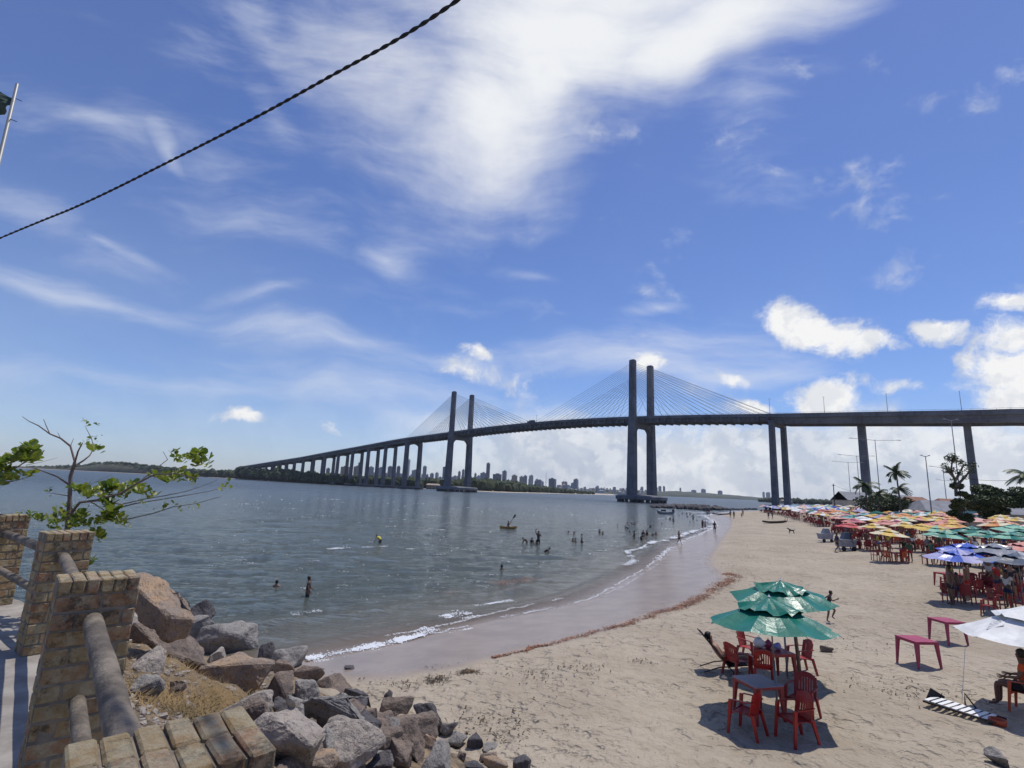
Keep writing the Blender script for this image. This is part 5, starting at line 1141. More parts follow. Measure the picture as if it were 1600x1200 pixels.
WALK = dict(knl=(-.10, .18, .50), anl=(-.10, .30, .12), tol=(-.11, .45, .07), knr=(.10, -.02, .48), anr=(.10, -.30, .13), tor=(.11, -.16, .03), wrl=(-.25, -.14, .92), wrr=(.25, .24, .95), elr=(.23, .06, 1.13))
RUN = dict(spi=(0, .04, 1.10), che=(0, .09, 1.28), nec=(0, .13, 1.44), hed=(0, .17, 1.55), cro=(0, .17, 1.63), nos=(0, .26, 1.54), shl=(-.17, .09, 1.38), shr=(.17, .09, 1.38), ell=(-.30, -.12, 1.25), wrl=(-.28, -.26, 1.06), elr=(.28, .24, 1.18), wrr=(.22, .42, 1.28),
           knl=(-.10, .30, .66), anl=(-.10, .14, .30), tol=(-.11, .26, .20), knr=(.10, .0, .50), anr=(.10, -.10, .10), tor=(.11, .05, .03))
SIT = dict(pel=(0, 0, .50), spi=(0, -.03, .68), che=(0, -.04, .88), nec=(0, -.03, 1.04), hed=(0, .0, 1.155), cro=(0, 0, 1.235), nos=(0, .09, 1.14), shl=(-.18, -.04, .98), shr=(.18, -.04, .98), ell=(-.24, .02, .72), wrl=(-.2, .24, .68), elr=(.24, .02, .72), wrr=(.2, .24, .68),
           hil=(-.09, .03, .49), hir=(.09, .03, .49), knl=(-.12, .44, .50), knr=(.12, .44, .50), anl=(-.12, .46, .09), anr=(.12, .46, .09), tol=(-.13, .62, .03), tor=(.13, .62, .03))
RECL = dict(pel=(0, 0, .26), spi=(0, -.14, .38), che=(0, -.30, .56), nec=(0, -.40, .72), hed=(0, -.44, .83), cro=(0, -.46, .91), nos=(0, -.35, .85), shl=(-.18, -.33, .64), shr=(.18, -.33, .64), ell=(-.27, -.18, .42), wrl=(-.2, .05, .40), elr=(.27, -.18, .42), wrr=(.2, .05, .40),
            hil=(-.09, .03, .25), hir=(.09, .03, .25), knl=(-.12, .42, .42), knr=(.12, .42, .40), anl=(-.12, .84, .32), anr=(.12, .86, .30), tol=(-.13, .92, .42), tor=(.13, .94, .40))
BEND = dict(pel=(0, -.1, .90), spi=(0, .05, 1.02), che=(0, .22, 1.14), nec=(0, .34, 1.22), hed=(0, .43, 1.27), cro=(0, .47, 1.33), nos=(0, .49, 1.20), shl=(-.17, .24, 1.20), shr=(.17, .24, 1.20), ell=(-.22, .38, .98), wrl=(-.18, .50, .78), elr=(.22, .38, .98), wrr=(.18, .50, .78))
ARMUP = dict(elr=(.30, .02, 1.58), wrr=(.22, .05, 1.82), ell=(-.28, .02, 1.2), wrl=(-.2, .2, 1.2))
def gp(u, v): return onground(u, v)
def facing(u): return -math.atan2(ray(u, hor(u)).x, ray(u, hor(u)).y)
# swimmers: (u, v at waterline, metres above water, pose, facing, skin, label, shirt)
def wader(u, v, above, pose, key, f, sk, label, shorts='dark', shirt=None, h=1.65):
    p = G(u, v, 0); top = (1.76 if key not in ('bend',) else 1.4)*h/1.7; person(pose, key, (p.x, p.y, -(top-above)), f, label, sk, shorts, shirt, h)
SW = [(480, 934, .98, WADE, 'wade', -1.3, 'person in a black long shirt standing thigh deep in the water at the left', 'black', 'black', 1.5), (432, 914, .30, STAND, 'stand', .3, 'swimmer with reddish wet hair, only head and shoulders out, left of the one in black', 'dark', None, 1.6), (594, 847, .62, BEND, 'bend', 1.2, 'person in a yellow top bending in waist deep water', 'dark', 'yellow', 1.6), (784, 889, .34, STAND, 'stand', .5, 'lone swimmer with head and shoulders above water in front of the red weed', 'dark', None, 1.65),
 (841, 851, 1.35, ARMUP, 'armup', 2.8, 'tallest standing adult of the family group in the water', 'black', 'dark', 1.75), (823, 848, .5, BEND, 'bend', 1.3, 'bather bending forward at the left of the family group', 'dark', 'dark', 1.5), (831, 848, .55, STAND, 'stand', .4, 'bather standing between the bending one and the tallest adult', 'dark', 'dark', 1.5), (838, 850, .42, WADE, 'wade', .4, 'child close in front of the tallest adult', 'dark', None, 1.3), (851, 862, .36, BEND, 'bend', -1.5, 'swimmer low in the water right below the family group', 'dark', 'black', 1.6),
 (888, 833, .34, STAND, 'stand', 0, 'swimmer head at the left of the middle water group', None, None, 1.6), (897, 834, .32, STAND, 'stand', 2, 'swimmer head right of the leftmost of the middle group', None, None, 1.6), (909, 838, .36, STAND, 'stand', 1, 'swimmer at the right rear of the middle group', None, None, 1.6), (895, 846, .42, STAND, 'stand', 1, 'left one of the two swimmers side by side in the middle group', None, None, 1.5), (899, 846, .42, STAND, 'stand', 2, 'right one of the two swimmers side by side in the middle group', None, None, 1.5), (909, 848, .55, STAND, 'stand', 2, 'swimmer nearest the camera in the middle group', None, None, 1.6),
 (937, 833, .58, STAND, 'stand', 2, 'taller of the pair of swimmers halfway to the boat', 'dark', None, 1.6), (942, 834, .35, STAND, 'stand', 2, 'smaller of the pair of swimmers halfway to the boat', None, None, 1.4), (965, 822, .35, STAND, 'stand', 1, 'lone swimmer head left of the scattered far ones', None, None, 1.6), (981, 826, .45, BEND, 'bend', 1, 'swimmer leaning forward among the scattered far ones', None, 'dark', 1.6), (980, 819, .4, STAND, 'stand', 1, 'swimmer directly behind the leaning one', None, None, 1.6), (987, 819, .35, STAND, 'stand', 0, 'swimmer left of two close heads in the far water', None, None, 1.6), (991, 820, .45, STAND, 'stand', 0, 'right one of two close heads in the far water', None, None, 1.6),
 (991, 841, .95, WADE, 'wade', 1.4, 'standing bather in black near the small breakers, leftmost of four', 'black', 'dark', 1.6), (1002, 844, .75, BEND, 'bend', -1.3, 'bather bending over near the small breakers', 'black', 'dark', 1.7), (1005, 837, .75, STAND, 'stand', 0, 'bather standing behind the bending one', 'dark', 'dark', 1.65), (1011, 837, .80, STAND, 'stand', 2, 'bather standing right of the bending one', 'dark', 'dark', 1.65), (1020, 837, .38, STAND, 'stand', 0, 'child in shallow water, left of a pair by the breakers', None, None, 1.2), (1025, 837, .55, STAND, 'stand', 0, 'child in shallow water, right of a pair by the breakers', None, None, 1.2),
 (1016, 824, .5, STAND, 'stand', 0, 'swimmer standing alone between breakers and the boat', None, None, 1.6), (984, 831, .25, STAND, 'stand', 0, 'small swimmer head left of the four by the breakers', None, None, 1.6), (1047, 812, .6, STAND, 'stand', 0, 'far swimmer beneath the boat, left of two', None, None, 1.6), (1052, 815, .95, STAND, 'stand', 0, 'far swimmer standing beneath the boat, right of two', 'dark', None, 1.6), (1041, 811, .3, STAND, 'stand', 0, 'tiny swimmer head under the stern of the boat', None, None, 1.6), (1083, 812, 1.25, WADE, 'wade', 0, 'wading adult close to the far foam', 'dark', None, 1.7), (1089, 813.5, .3, STAND, 'stand', 0, 'tiny head beside the wading adult by the far foam', None, None, 1.6), (1078, 816, .3, STAND, 'stand', 0, 'tiny head left of the wading adult by the far foam', None, None, 1.6),
 (1066, 802.5, .5, STAND, 'stand', 0, 'tiny far swimmer right of the moored boat', None, None, 1.6), (1073, 803.5, .6, STAND, 'stand', 0, 'second tiny far swimmer right of the moored boat', None, None, 1.6), (1079, 804, .5, BEND, 'bend', 0, 'third tiny far swimmer right of the moored boat', None, None, 1.6), (1061, 806, .35, STAND, 'stand', 0, 'tiny far swimmer just below the right end of the boat', None, None, 1.6), (1074, 808, .4, STAND, 'stand', 0, 'tiny far swimmer between boat and foam', None, None, 1.6), (761 + 273, 819, .3, STAND, 'stand', 0, 'lone tiny head left of the running shore foam', None, None, 1.6)]
for i, (u, v, ab, ps, key, f, lab, s1, s2, h) in enumerate(SW): wader(u, v, ab, ps, key, f, i % 2 if 'yellow' not in lab else 1, lab, s1, s2, h)
# walkers on the sand
for u, v, ps, key, f, sk, sh, st, h, lab in [(1296, 972, RUN, 'run', -2.2, 0, None, 'black', 1.18, 'child in a black top running over the sand right of the green parasols'), (1061, 851, WALK, 'walk', -2.6, 1, 'black', None, 1.45, 'thin child in black shorts walking on the wet sand'), (1098, 827, STAND, 'stand', .5, 0, 'black', 'dark', 1.65, 'left one of two bathers standing in the foam'), (1102, 828, WALK, 'walk', .5, 1, 'dark', None, 1.4, 'right one of two bathers standing in the foam'),
  (1117, 834, STAND, 'stand', 0, 0, 'black', 'black', 1.72, 'adult in dark clothes standing on the shiny wet sand'), (1105, 806.5, STAND, 'stand', 0, 1, 'dark', None, 1.6, 'left one of two distant walkers by the far waterline'), (1108, 806.5, STAND, 'stand', 0, 1, 'dark', None, 1.6, 'right one of two distant walkers by the far waterline'), (1141.5, 809, STAND, 'stand', 0, 0, 'dark', 'dark', 1.7, 'far person beside the dark canoe, left of three'), (1147, 810.5, STAND, 'stand', 0, 0, 'black', 'black', 1.75, 'far person in black beside the canoe, middle of three'),
  (1161, 806, STAND, 'stand', 0, 1, 'dark', 'red', 1.65, 'far person standing alone right of the canoe'), (1159, 809, STAND, 'stand', 0, 1, 'dark', None, 1.2, 'far child below the person right of the canoe'), (1201, 811, STAND, 'stand', 0, 0, 'black', 'navy', 1.75, 'left one of two people walking by the far white parasols'), (1207, 811.5, WALK, 'walk', -1.2, 0, 'black', 'black', 1.75, 'right one of two people walking by the far white parasols'),
  (1499, 942, WALK, 'walk', 3.0, 0, 'blue', None, 1.35, 'child in blue shorts walking before the red chairs'), (1563, 936, WADE, 'stand2', .4, 0, 'navy', 'red', 1.7, 'adult in red top standing between the dark grey and blue parasols'), (1309, 863, WALK, 'walk', -1.6, 0, 'black', 'navy', 1.7, 'vendor in dark clothes pushing the nearer drinks cart'), (1333, 861, STAND, 'stand', 1.2, 0, 'black', 'red', 1.65, 'person behind the nearer drinks cart'), (1584, 938, STAND, 'stand', 2.2, 1, 'dark', 'dark', 1.65, 'person standing at the right edge under the dark grey parasol')]:
    p = gp(u, v); person(ps, key+('h' if p.y < 25 else ''), (p.x, p.y, gz(p.x, p.y)-.01), f, lab, sk, sh, st, h, hands=p.y < 25)
# seated people under the parasols
k = 0
for x, y, lab, kd in front_info:
    for q in range(2 if y < 80 else 1):
        a = rnd.random()*6.28; s1 = rnd.choice(['black', 'navy', 'red', 'blue', 'grey']); s2 = rnd.choice(['white', 'red', 'yellow', 'black', 'blue', 'green', 'grey', None]); k += 1
        px_, py_ = x+.3+math.cos(a)*1.1, y+math.sin(a)*1.0
        person(SIT if rnd.random() < .65 else STAND, 'sit' if k % 3 else 'stand', (px_, py_, gz(px_, py_)-.03), rnd.random()*6.28, 'person in %s under %s' % (('%s shirt' % s2) if s2 else 'swimwear', short(lab, 11)), rnd.randint(0, 1), s1, s2, rnd.uniform(1.5, 1.75), group='people under the crowded parasols')
# bather on a recliner near the green parasols
pr = gp(1135, 1050); fr = R(-98)
t_ = thing('beach_recliner', 'dark fabric recliner chair tilted back left of the green parasols', 'recliner', tuple(pr), fr)
f = MB(); f.hexa([(-.25, -.62, .92), (.25, -.62, .92), (.25, -.60, .945), (-.25, -.60, .945), (-.25, .02, .17), (.25, .02, .17), (.25, .04, .20), (-.25, .04, .20)]); f.obj('sling_back', black_m, t_)
f = MB(); f.hexa([(-.25, 0, .18), (.25, 0, .18), (.25, .48, .26), (-.25, .48, .26), (-.25, 0, .20), (.25, 0, .20), (.25, .48, .28), (-.25, .48, .28)]); f.obj('sling_seat', black_m, t_)
for s_ in (-1, 1):
    f = MB(); f.tube([(s_*.27, -.66, .96), (s_*.27, .10, .10), (s_*.27, .14, .0)], .016, 6); f.obj('side_rail', wood_dark, t_)
    f = MB(); f.tube([(s_*.25, .5, .28), (s_*.25, -.25, .16), (s_*.25, -.62, .02)], .016, 6); f.obj('rear_leg', wood_dark, t_)
person(RECL, 'reclh', tuple(pr+Vector((0, 0, .05))), fr, 'sunbather leaning back on the dark recliner beside the green parasols', 2, 'black', None, 1.62, hands=True)
# person in orange on a chair at the right edge
pr = gp(1606, 1112); orange_seat = (pr.x, pr.y)
person(SIT, 'sith', (pr.x, pr.y, gz(pr.x, pr.y)-.02), R(35), 'person in an orange shirt sitting under the white parasol, cut by the right edge', 0, 'black', 'orange', 1.72, hands=True)

# ------------------------------------------------------------------ boats, kayak, carts, breakwater, dog
def hull(L, W_, h, n=14, up=.25):
    mb = MB(); sec = 7
    for i in range(n+1):
        f = i/n; x = (f-.5)*L; w = W_/2*math.sin(math.pi*min(max(f*.94+.03, 0), 1))**.55; z = up*abs(2*f-1)**2.5
        for j in range(sec):
            a = math.pi*j/(sec-1); mb.v.append((x, -w*math.cos(a), z+h-h*math.sin(a)**.7))
    for i in range(n):
        for j in range(sec-1): mb.f.append((i*sec+j, (i+1)*sec+j, (i+1)*sec+j+1, i*sec+j+1)); mb.mi.append(0)
    return mb
t_ = thing('fishing_boat', 'low grey open fishing boat moored in front of the breakwater', 'boat', tuple(G(1040, 803.2)), R(4))
wd = 27/FP*G(1040, 803).y; f = hull(wd, wd*.25, .75, up=.5); f.v = [(a, b, c-.25) for a, b, c in f.v]; f.obj('hull', grey_metal, t_, True)
for q in (-.25, .0, .25):
    f = MB(); f.box((q*wd, 0, .38), (.3, wd*.2, .05)); f.obj('thwart', wood_dark, t_)
f = MB(); f.box((-.12*wd, 0, .95), (wd*.22, 1.0, .5)); f.box((.44*wd, 0, .95), (.5, .5, .8)); f.obj('engine_box', dark_conc, t_)
t_ = thing('kayak', 'yellow kayak floating left of the family group in the water', 'kayak', tuple(G(794, 826)+Vector((0, 0, -.06))), R(6)); wd = 27/FP*G(794, 826).y*.95
ky = mat('yellow kayak plastic', (.50, .27, .08), .4); f = hull(wd, .72, .30, up=.12); f.obj('hull', ky, t_, True); f = MB(); f.lathe([(.0, .20), (.9, .20), (1.0, .26), (.0, .27)], 18, sx=wd*.42, sy=.30); f.obj('deck', ky, t_)
kp = G(794, 826); KP = dict(SIT); KP.update(anl=(-.12, .85, .42), anr=(.12, .85, .42), tol=(-.12, .92, .52), tor=(.12, .92, .52), elr=(.30, .1, 1.0), wrr=(.30, .28, 1.12), ell=(-.26, .1, .74), wrl=(-.15, .34, .80))
person(KP, 'kay', (kp.x, kp.y, -.28), R(-84), 'paddler in dark clothes sitting in the yellow kayak', 0, 'black', 'black', 1.7)
f = MB(); q = Vector((kp.x, kp.y-.35, .45)); d_ = Vector((.62, 0, .95)).normalized(); f.tube([q-d_*.7, q+d_*1.25], .03, 6); f.box(q+d_*1.4, (.22, .05, .5), 0, Matrix.Rotation(.55, 4, 'Y')); f.box(q-d_*.8, (.20, .05, .4), 0, Matrix.Rotation(.55, 4, 'Y')); tag(f.obj('paddle', black_m), 'raised black paddle held by the kayak paddler', 'paddle')
for u0, u1, v, lab in [(1113, 1140, 804.5, 'dark canoe on the far sand beside three people'), (1192, 1229, 817.5, 'long dark plank boat lying on the sand near the table')]:
    a = onground(u0, v+.8); b = onground(u1, v-.8); L = (b-a).length; o = hull(L, L*.11, .35, up=.2).obj('canoe', wood_dark, None, True, tuple((a+b)/2)); o.rotation_euler.z = math.atan2(b.y-a.y, b.x-a.x); tag(o, lab, 'canoe')
p = onground(1238, 814.5); t_ = thing('long_table', 'long wooden table standing alone behind the dark plank boat', 'table', tuple(p), .1); w = 22/FP*p.y; f = MB(); f.box((0, 0, .8), (w, .9, .05)); f.obj('table_top', wood_pole, t_)
for sx in (-1, 1):
    for sy in (-1, 1): f = MB(); f.tube([(sx*w*.44, sy*.38, 0), (sx*w*.44, sy*.38, .78)], .04, 4); f.obj('leg', wood_dark, t_)
def cart(u, v, label, roof, sc=1.0, rz=0):
    p = onground(u, v); t_ = thing('drinks_cart', label, 'cart', (p.x, p.y, p.z), rz, 'drinks carts', sc)
    f = MB(); f.hexa([(-.68, -.4, .38), (.68, -.4, .38), (.68, .4, .38), (-.68, .4, .38), (-.78, -.45, .98), (.78, -.45, .98), (.78, .45, .98), (-.78, .45, .98)]); f.obj('cart_body', grey_metal, t_)
    f = MB(); f.box((0, 0, 1.005), (1.66, 1.0, .05)); f.obj('counter', grey_metal, t_)
    f = MB(); f.hexa([(-.35, -.3, 1.03), (.55, -.3, 1.03), (.55, .3, 1.03), (-.35, .3, 1.03), (-.1, -.2, 1.62), (.42, -.2, 1.62), (.42, .2, 1.62), (-.1, .2, 1.62)]); f.obj('display_case', FM['grey'] if not roof else FM['dark grey'], t_)
    for sx in (-1, 1):
        f = MB(); q = Matrix.Rotation(R(90), 4, 'X'); f.lathe([(.02, -.04), (.20, -.04), (.22, -.02), (.22, .02), (.20, .04), (.02, .04)], 14); f.v = [tuple(q @ Vector(a)+Vector((sx*.5, -.40, .22))) for a in f.v]; f.obj('wheel', rubber, t_)
    f = MB(); f.tube([(.75, -.3, .9), (1.1, -.3, 1.0), (1.1, .3, 1.0), (.75, .3, .9)], .02, 6); f.obj('handle', steel, t_)
    if roof:
        for sx in (-1, 1): f = MB(); f.tube([(sx*.6, .3, 1.0), (sx*.6, .3, 1.5)], .02, 5); f.obj('post', steel, t_)
    f = MB(); f.box((-.2, 0, .14), (1.3, .7, .06)); f.obj('shelf', white_pl, t_)
cart(1290, 847.5, 'farther drinks cart with pointed grey cover and white bottom shelf', False, .92, .15); cart(1322, 861, 'nearer wide drinks cart with dark open front and person beside it', True, 1.02, .1)
bw = MB()
for k in range(420):
    f = rnd.random(); u = 1018+f*165; v = np.interp(u, [1018, 1060, 1100, 1140, 1185], [792.5, 794, 796.5, 796.5, 796]); p = G(u, v+rnd.gauss(0, .5)); r = rnd.uniform(.5, 1.25)*(.55+.6*math.sin(math.pi*min(f*1.25, 1)))*(.6 if u > 1130 else 1); bw.blob((p.x, p.y, r*.4+rnd.random()*.3), (r*1.3, r*1.3, r*.85), k, 1, .5)
tag(bw.obj('breakwater', RM['d']), 'low dark breakwater of rubble reaching out from the beach tip', 'breakwater')
y0 = G(1095, 794).y
for u0, u1, vt, lab in [(1083, 1086, 788, 'dark square concrete stump on the breakwater'), (1095, 1108.5, 788.5, 'dark concrete frame like a small gate on the breakwater'), (1116.5, 1119.5, 789.5, 'short dark post at the right end of the breakwater'), (1072, 1076, 791, 'slanted dark slab at the left of the concrete stump')]:
    a = AT(u0, vt, y0); b = AT(u1, vt, y0); w = b.x-a.x; f = MB()
    if u0 == 1095: f.box((0, 0, a.z-.35), (w, .8, .7)); f.box((-w*.42, 0, a.z/2-.3), (w*.12, .8, a.z)); f.box((w*.42, 0, a.z/2-.3), (w*.12, .8, a.z))
    elif u0 == 1072: f.hexa([(-w, -.5, .6), (w*.6, -.5, a.z-.3), (w*.6, .5, a.z-.3), (-w, .5, .6), (-w, -.5, 1.0), (w*.6, -.5, a.z), (w*.6, .5, a.z), (-w, .5, 1.0)])
    else: f.box((0, 0, a.z/2), (w, .8, a.z), taper=(.9, .9)); f.box((0, 0, a.z-.15), (w*1.2, 1.0, .3))
    tag(f.obj('concrete_ruin', dark_conc, None, False, ((a.x+b.x)/2, y0, 0)), lab, 'ruin')
# dog
p = onground(1237, 834); P = dict(ch=(.16, 0, .36), pe=(-.18, 0, .35), mi=(0, 0, .35), nk=(.25, 0, .46), hd=(.33, 0, .55), mz=(.43, 0, .52), ea=(.31, .05, .62), eb=(.31, -.05, .62), ta=(-.30, 0, .42), tb=(-.38, 0, .52),
  fs=(.18, .06, .28), fk=(.18, .07, .15), ff=(.20, .07, .02), gs=(.18, -.06, .28), gk=(.22, -.07, .15), gf=(.25, -.07, .02), hs=(-.16, .07, .27), hk=(-.14, .08, .20), hh=(-.22, .08, .11), hf=(-.19, .08, .02), is_=(-.16, -.07, .27), ik=(-.19, -.08, .20), ih=(-.28, -.08, .11), if_=(-.26, -.08, .02))
Rr = dict(ch=.095, pe=.07, mi=.075, nk=.055, hd=.055, mz=.026, ea=.014, eb=.014, ta=.018, tb=.01, fs=.04, fk=.022, ff=.02, gs=.04, gk=.022, gf=.02, hs=.045, hk=.032, hh=.018, hf=.018, is_=.045, ik=.032, ih=.018, if_=.018)
E = [('pe', 'mi'), ('mi', 'ch'), ('ch', 'nk'), ('nk', 'hd'), ('hd', 'mz'), ('hd', 'ea'), ('hd', 'eb'), ('pe', 'ta'), ('ta', 'tb'), ('ch', 'fs'), ('fs', 'fk'), ('fk', 'ff'), ('ch', 'gs'), ('gs', 'gk'), ('gk', 'gf'), ('pe', 'hs'), ('hs', 'hk'), ('hk', 'hh'), ('hh', 'hf'), ('pe', 'is_'), ('is_', 'ik'), ('ik', 'ih'), ('ih', 'if_')]
me = skin_mesh({k: Vector(v) for k, v in P.items()}, Rr, E, 'mi', 'dog'); me.materials.append(black_m) if not len(me.materials) else None
o = link(me, 'dog', None, tuple(p)); o.rotation_euler.z = R(160); o.scale = (1.3,)*3; tag(o, 'small black dog standing alone on the open sand', 'dog')

# ------------------------------------------------------------------ lamps, trees, houses at the right
def street_lamp(u, vb, vt, ua, ub, y, lab, va=None, vb2=None, heads=True):
    b = XY(u, y); top = AT(u-(0 if vb is None else 0), vt, y); L_ = AT(ua, vt, y); R_ = AT(ub, vt, y); z0 = gz(*b)
    x0 = top.x; t_ = thing('street_lamp', lab, 'street lamp', (x0, y, z0), 0, 'double arm street lamps behind the parasols')
    f = MB(); f.tube([(0, 0, 0), (0, 0, top.z-z0)], [.11, .06], 8); f.obj('pole', steel, t_)
    for X_ in (L_, R_):
        w = X_.x-x0
        if abs(w) < .3: continue
        f = MB(); f.tube([(0, 0, top.z-z0-.15), (w*.9, 0, top.z-z0+.1)], .05, 6); f.obj('arm', steel, t_); f = MB(); f.box((w*.93, 0, top.z-z0+.12), (min(1.0, abs(w)*.35), .3, .12), taper=(.7, .7)); f.obj('lamp_head', grey_metal, t_)
for a in [(1367, 780, 687, 1327, 1407, 120, 'tall street lamp with two long arms right of the single bridge pier'), (1338.5, 780, 712, 1310, 1366, 150, 'second street lamp, its arms crossing the single bridge pier'), (1325, 780, 722, 1300, 1348, 175, 'lowest street lamp left of the single bridge pier'),
          (1446, 775, 712.5, 1438.5, 1452, 90, 'straight lamp post with a short T head above the tiled roofs'), (1473, 770, 730, 1453, 1492, 130, 'street lamp with two arms just left of the bare dark tree'), (1486, 745, 656, 1475, 1496, 95, 'tallest street lamp in front of the bridge deck at the right')]:
    street_lamp(*a)
f = MB(); y = 150; a = XY(1302, y); b = AT(1302, 756, y); f.tube([(b.x, y, gz(*a)), (b.x, y, b.z)], [.16, .12], 6); f.box((b.x, y, b.z-.4), (.9, .12, .12)); tag(f.obj('utility_pole', wood_dark), 'dark wooden utility pole left of the pale shed roof', 'utility pole')
f = MB()
for (u0, v0, y0), (u1, v1, y1) in (((1302, 757, 150), (1345, 768, 110)), ((1500, 747, 80), (1640, 744, 70)), ((1462, 748, 100), (1500, 745, 90))):
    a = AT(u0, v0, y0); b = AT(u1, v1, y1); f.tube([a.lerp(b, k/8)+Vector((0, 0, -.5*math.sin(math.pi*k/8))) for k in range(9)], .03, 4)
tag(f.obj('power_line', rubber), 'thin power lines between the poles at the right', 'cable')
leaf_d = mat('dark broad leaves', (.065, .09, .025), .6, (.03, .052, .014), 1.2, coord='World'); leaf_p = mat('palm leaves', (.05, .085, .02), .5, (.025, .05, .014), 1.5, coord='World'); bark = mat('grey bark', (.12, .095, .075), .9, (.07, .055, .045), 3, coord='World')
def leaf_cloud(mb, c, r, n, s, seed):
    r_ = random.Random(seed)
    for k in range(n):
        a = Vector((r_.gauss(0, 1), r_.gauss(0, 1), r_.gauss(0, 1))).normalized()*(r_.random()**.4); p = Vector(c)+Vector((a.x*r[0], a.y*r[1], a.z*r[2])); q = s*r_.uniform(.6, 1.3)
        t1 = Vector((r_.gauss(0, 1), r_.gauss(0, 1), r_.gauss(0, .6))).normalized()*q; t2 = t1.cross(Vector((r_.gauss(0, 1), r_.gauss(0, 1), r_.gauss(0, 1))).normalized()); mb.add([p-t1, p+t2*.5, p+t1, p-t2*.5], [(0, 1, 2, 3)])
def bush(u0, u1, vt, y, label, n=5000, m=leaf_d, trunk=True, clumps=16, seed=0, name='broadleaf_tree', bottom=None):
    a = AT(u0, vt, y); b = AT(u1, vt, y); x, w = (a.x+b.x)/2, (b.x-a.x)/2; z0 = gz(x, y); top = a.z; hgt = top-z0; t_ = thing(name, label, 'tree', (x, y, z0)); r_ = random.Random(seed); mb = MB()
    lo = .25 if bottom is None else bottom
    cs = []
    for k in range(clumps):
        an = r_.random()*6.28; rr_ = r_.random()**.5; cz = hgt*(lo+(.86-lo)*r_.random()*(1-.35*rr_*rr_)); c = (math.cos(an)*w*.8*rr_, math.sin(an)*w*.6*rr_, cz); cs.append(c); s_ = w*r_.uniform(.28, .44); leaf_cloud(mb, c, (s_*1.2, s_, s_*.62), n//clumps, .16+w*.018, seed*50+k)
    mb.obj('crown', m, t_)
    f = MB(); f.tube([(0, 0, -.2), (.1, 0, hgt*.3), (.0, .1, hgt*.55)], [w*.07, w*.05, w*.03], 8)
    for c in cs[:8]: f.tube([(.05, 0, hgt*.3), (c[0]*.5, c[1]*.5, (hgt*.3+c[2])/2+.2), c], [w*.035, w*.022, w*.01], 5)
    f.obj('trunk', bark, t_); return t_
bush(1505, 1582, 748, 72, 'wide dark broadleaf tree at the right with flat crown', 16000, seed=3, bottom=.35)
bush(1568, 1650, 752, 85, 'dark tree at the right edge behind the flat crowned one', 9000, seed=4)
bush(1476, 1514, 737, 62, 'dark bushy tree with bare twisted top above the parasols', 8000, seed=5, clumps=12, bottom=.1)
bush(1342, 1424, 764, 105, 'low dark bush under the small palm', 9000, seed=6); bush(1395, 1440, 777, 108, 'low olive bush right of the palm', 2500, seed=8)
# bare twisted limbs with tufts above the dark bushy tree
tt_ = thing('twisted_tree', 'sparse leaning tree with thin twisted limbs rising over the dark bushy tree', 'tree', (0, 0, 0)); f = MB(); g_ = MB()
for L in [[(1494, 775), (1492, 750), (1486, 735), (1488, 720), (1482, 716)], [(1492, 752), (1500, 738), (1506, 726), (1500, 722)], [(1494, 760), (1508, 745), (1516, 735), (1520, 727)], [(1490, 745), (1480, 735), (1477, 728)], [(1488, 722), (1492, 716), (1487, 712)]]:
    P = [AT(u, v, 62+rnd.uniform(-.6, .6)) for u, v in L]; f.tube(P, [.16*(1-.75*i/(len(P)-1)) for i in range(len(P))], 6)
    for p in P[1:]: leaf_cloud(g_, p, (.55, .5, .4), 90, .13, rnd.randint(0, 9999))
f.obj('trunk', bark, tt_); g_.obj('crown', leaf_d, tt_)
def palm(u, vb, vc, y, fr, label, n=12, lean=(0, 0), wind=.6, seed=0, L=2.4):
    r_ = random.Random(seed); c = AT(u, vc, y); x0 = c.x-lean[0]; z0 = gz(x0, y); t_ = thing('palm_tree', label, 'tree', (x0, y, z0)); top = Vector((c.x-x0, 0, c.z-z0)); f = MB(); f.tube([(0, 0, -.2), (top.x*.3, 0, top.z*.45), tuple(top)], [.20, .14, .11], 8); f.obj('trunk', bark, t_)
    for k in range(n):
        a = 2*math.pi*k/n+r_.uniform(-.2, .2); el = r_.uniform(-.1, 1.1); d = Vector((math.cos(a)*math.cos(el), math.sin(a)*math.cos(el), math.sin(el))); pts = []; p = top.copy(); mb = MB(); st = L/9
        for i in range(10):
            pts.append(p.copy()); d = (d+Vector((wind*.16, 0, -.16))).normalized(); p = p+d*st
        mb.tube(pts, [.03*(1-.09*i) for i in range(10)], 4)
        for i in range(1, 10):
            dd = (pts[i]-pts[i-1]).normalized(); sd = dd.cross(Vector((0, 0, 1))).normalized()
            for s_ in (-1, 1):
                for q in (0, .25, .5, .75):
                    b = pts[i-1].lerp(pts[i], q); ll = L*.30*math.sin(math.pi*(i+1)/12)+.15; tip = b+(sd*s_*.75+dd*.55+Vector((wind*.25, 0, -.45))).normalized()*ll; mb.add([b-dd*.055, b+dd*.055, tip], [(0, 1, 2)])
        mb.obj('frond', leaf_p, t_)
palm(1400, 790, 738, 95, 0, 'small windblown palm standing above the parasols', 14, (-.3, 0), .9, 1, 2.3)
palm(1404, 790, 764, 97, 0, 'lower palm crown below the small windblown palm', 11, (0, 0), .9, 2, 2.2)
palm(1352, 790, 758, 100, 0, 'bushy palm at the foot of the single bridge pier', 16, (0, 0), .5, 3, 2.6)
palm(1372, 790, 772, 98, 0, 'low palm between the pier palm and the windblown one', 13, (0, 0), .6, 5, 2.3)
palm(1604, 790, 742, 70, 0, 'palm at the right edge of the photo above the orange roof', 16, (0, 0), -.4, 4, 2.6)
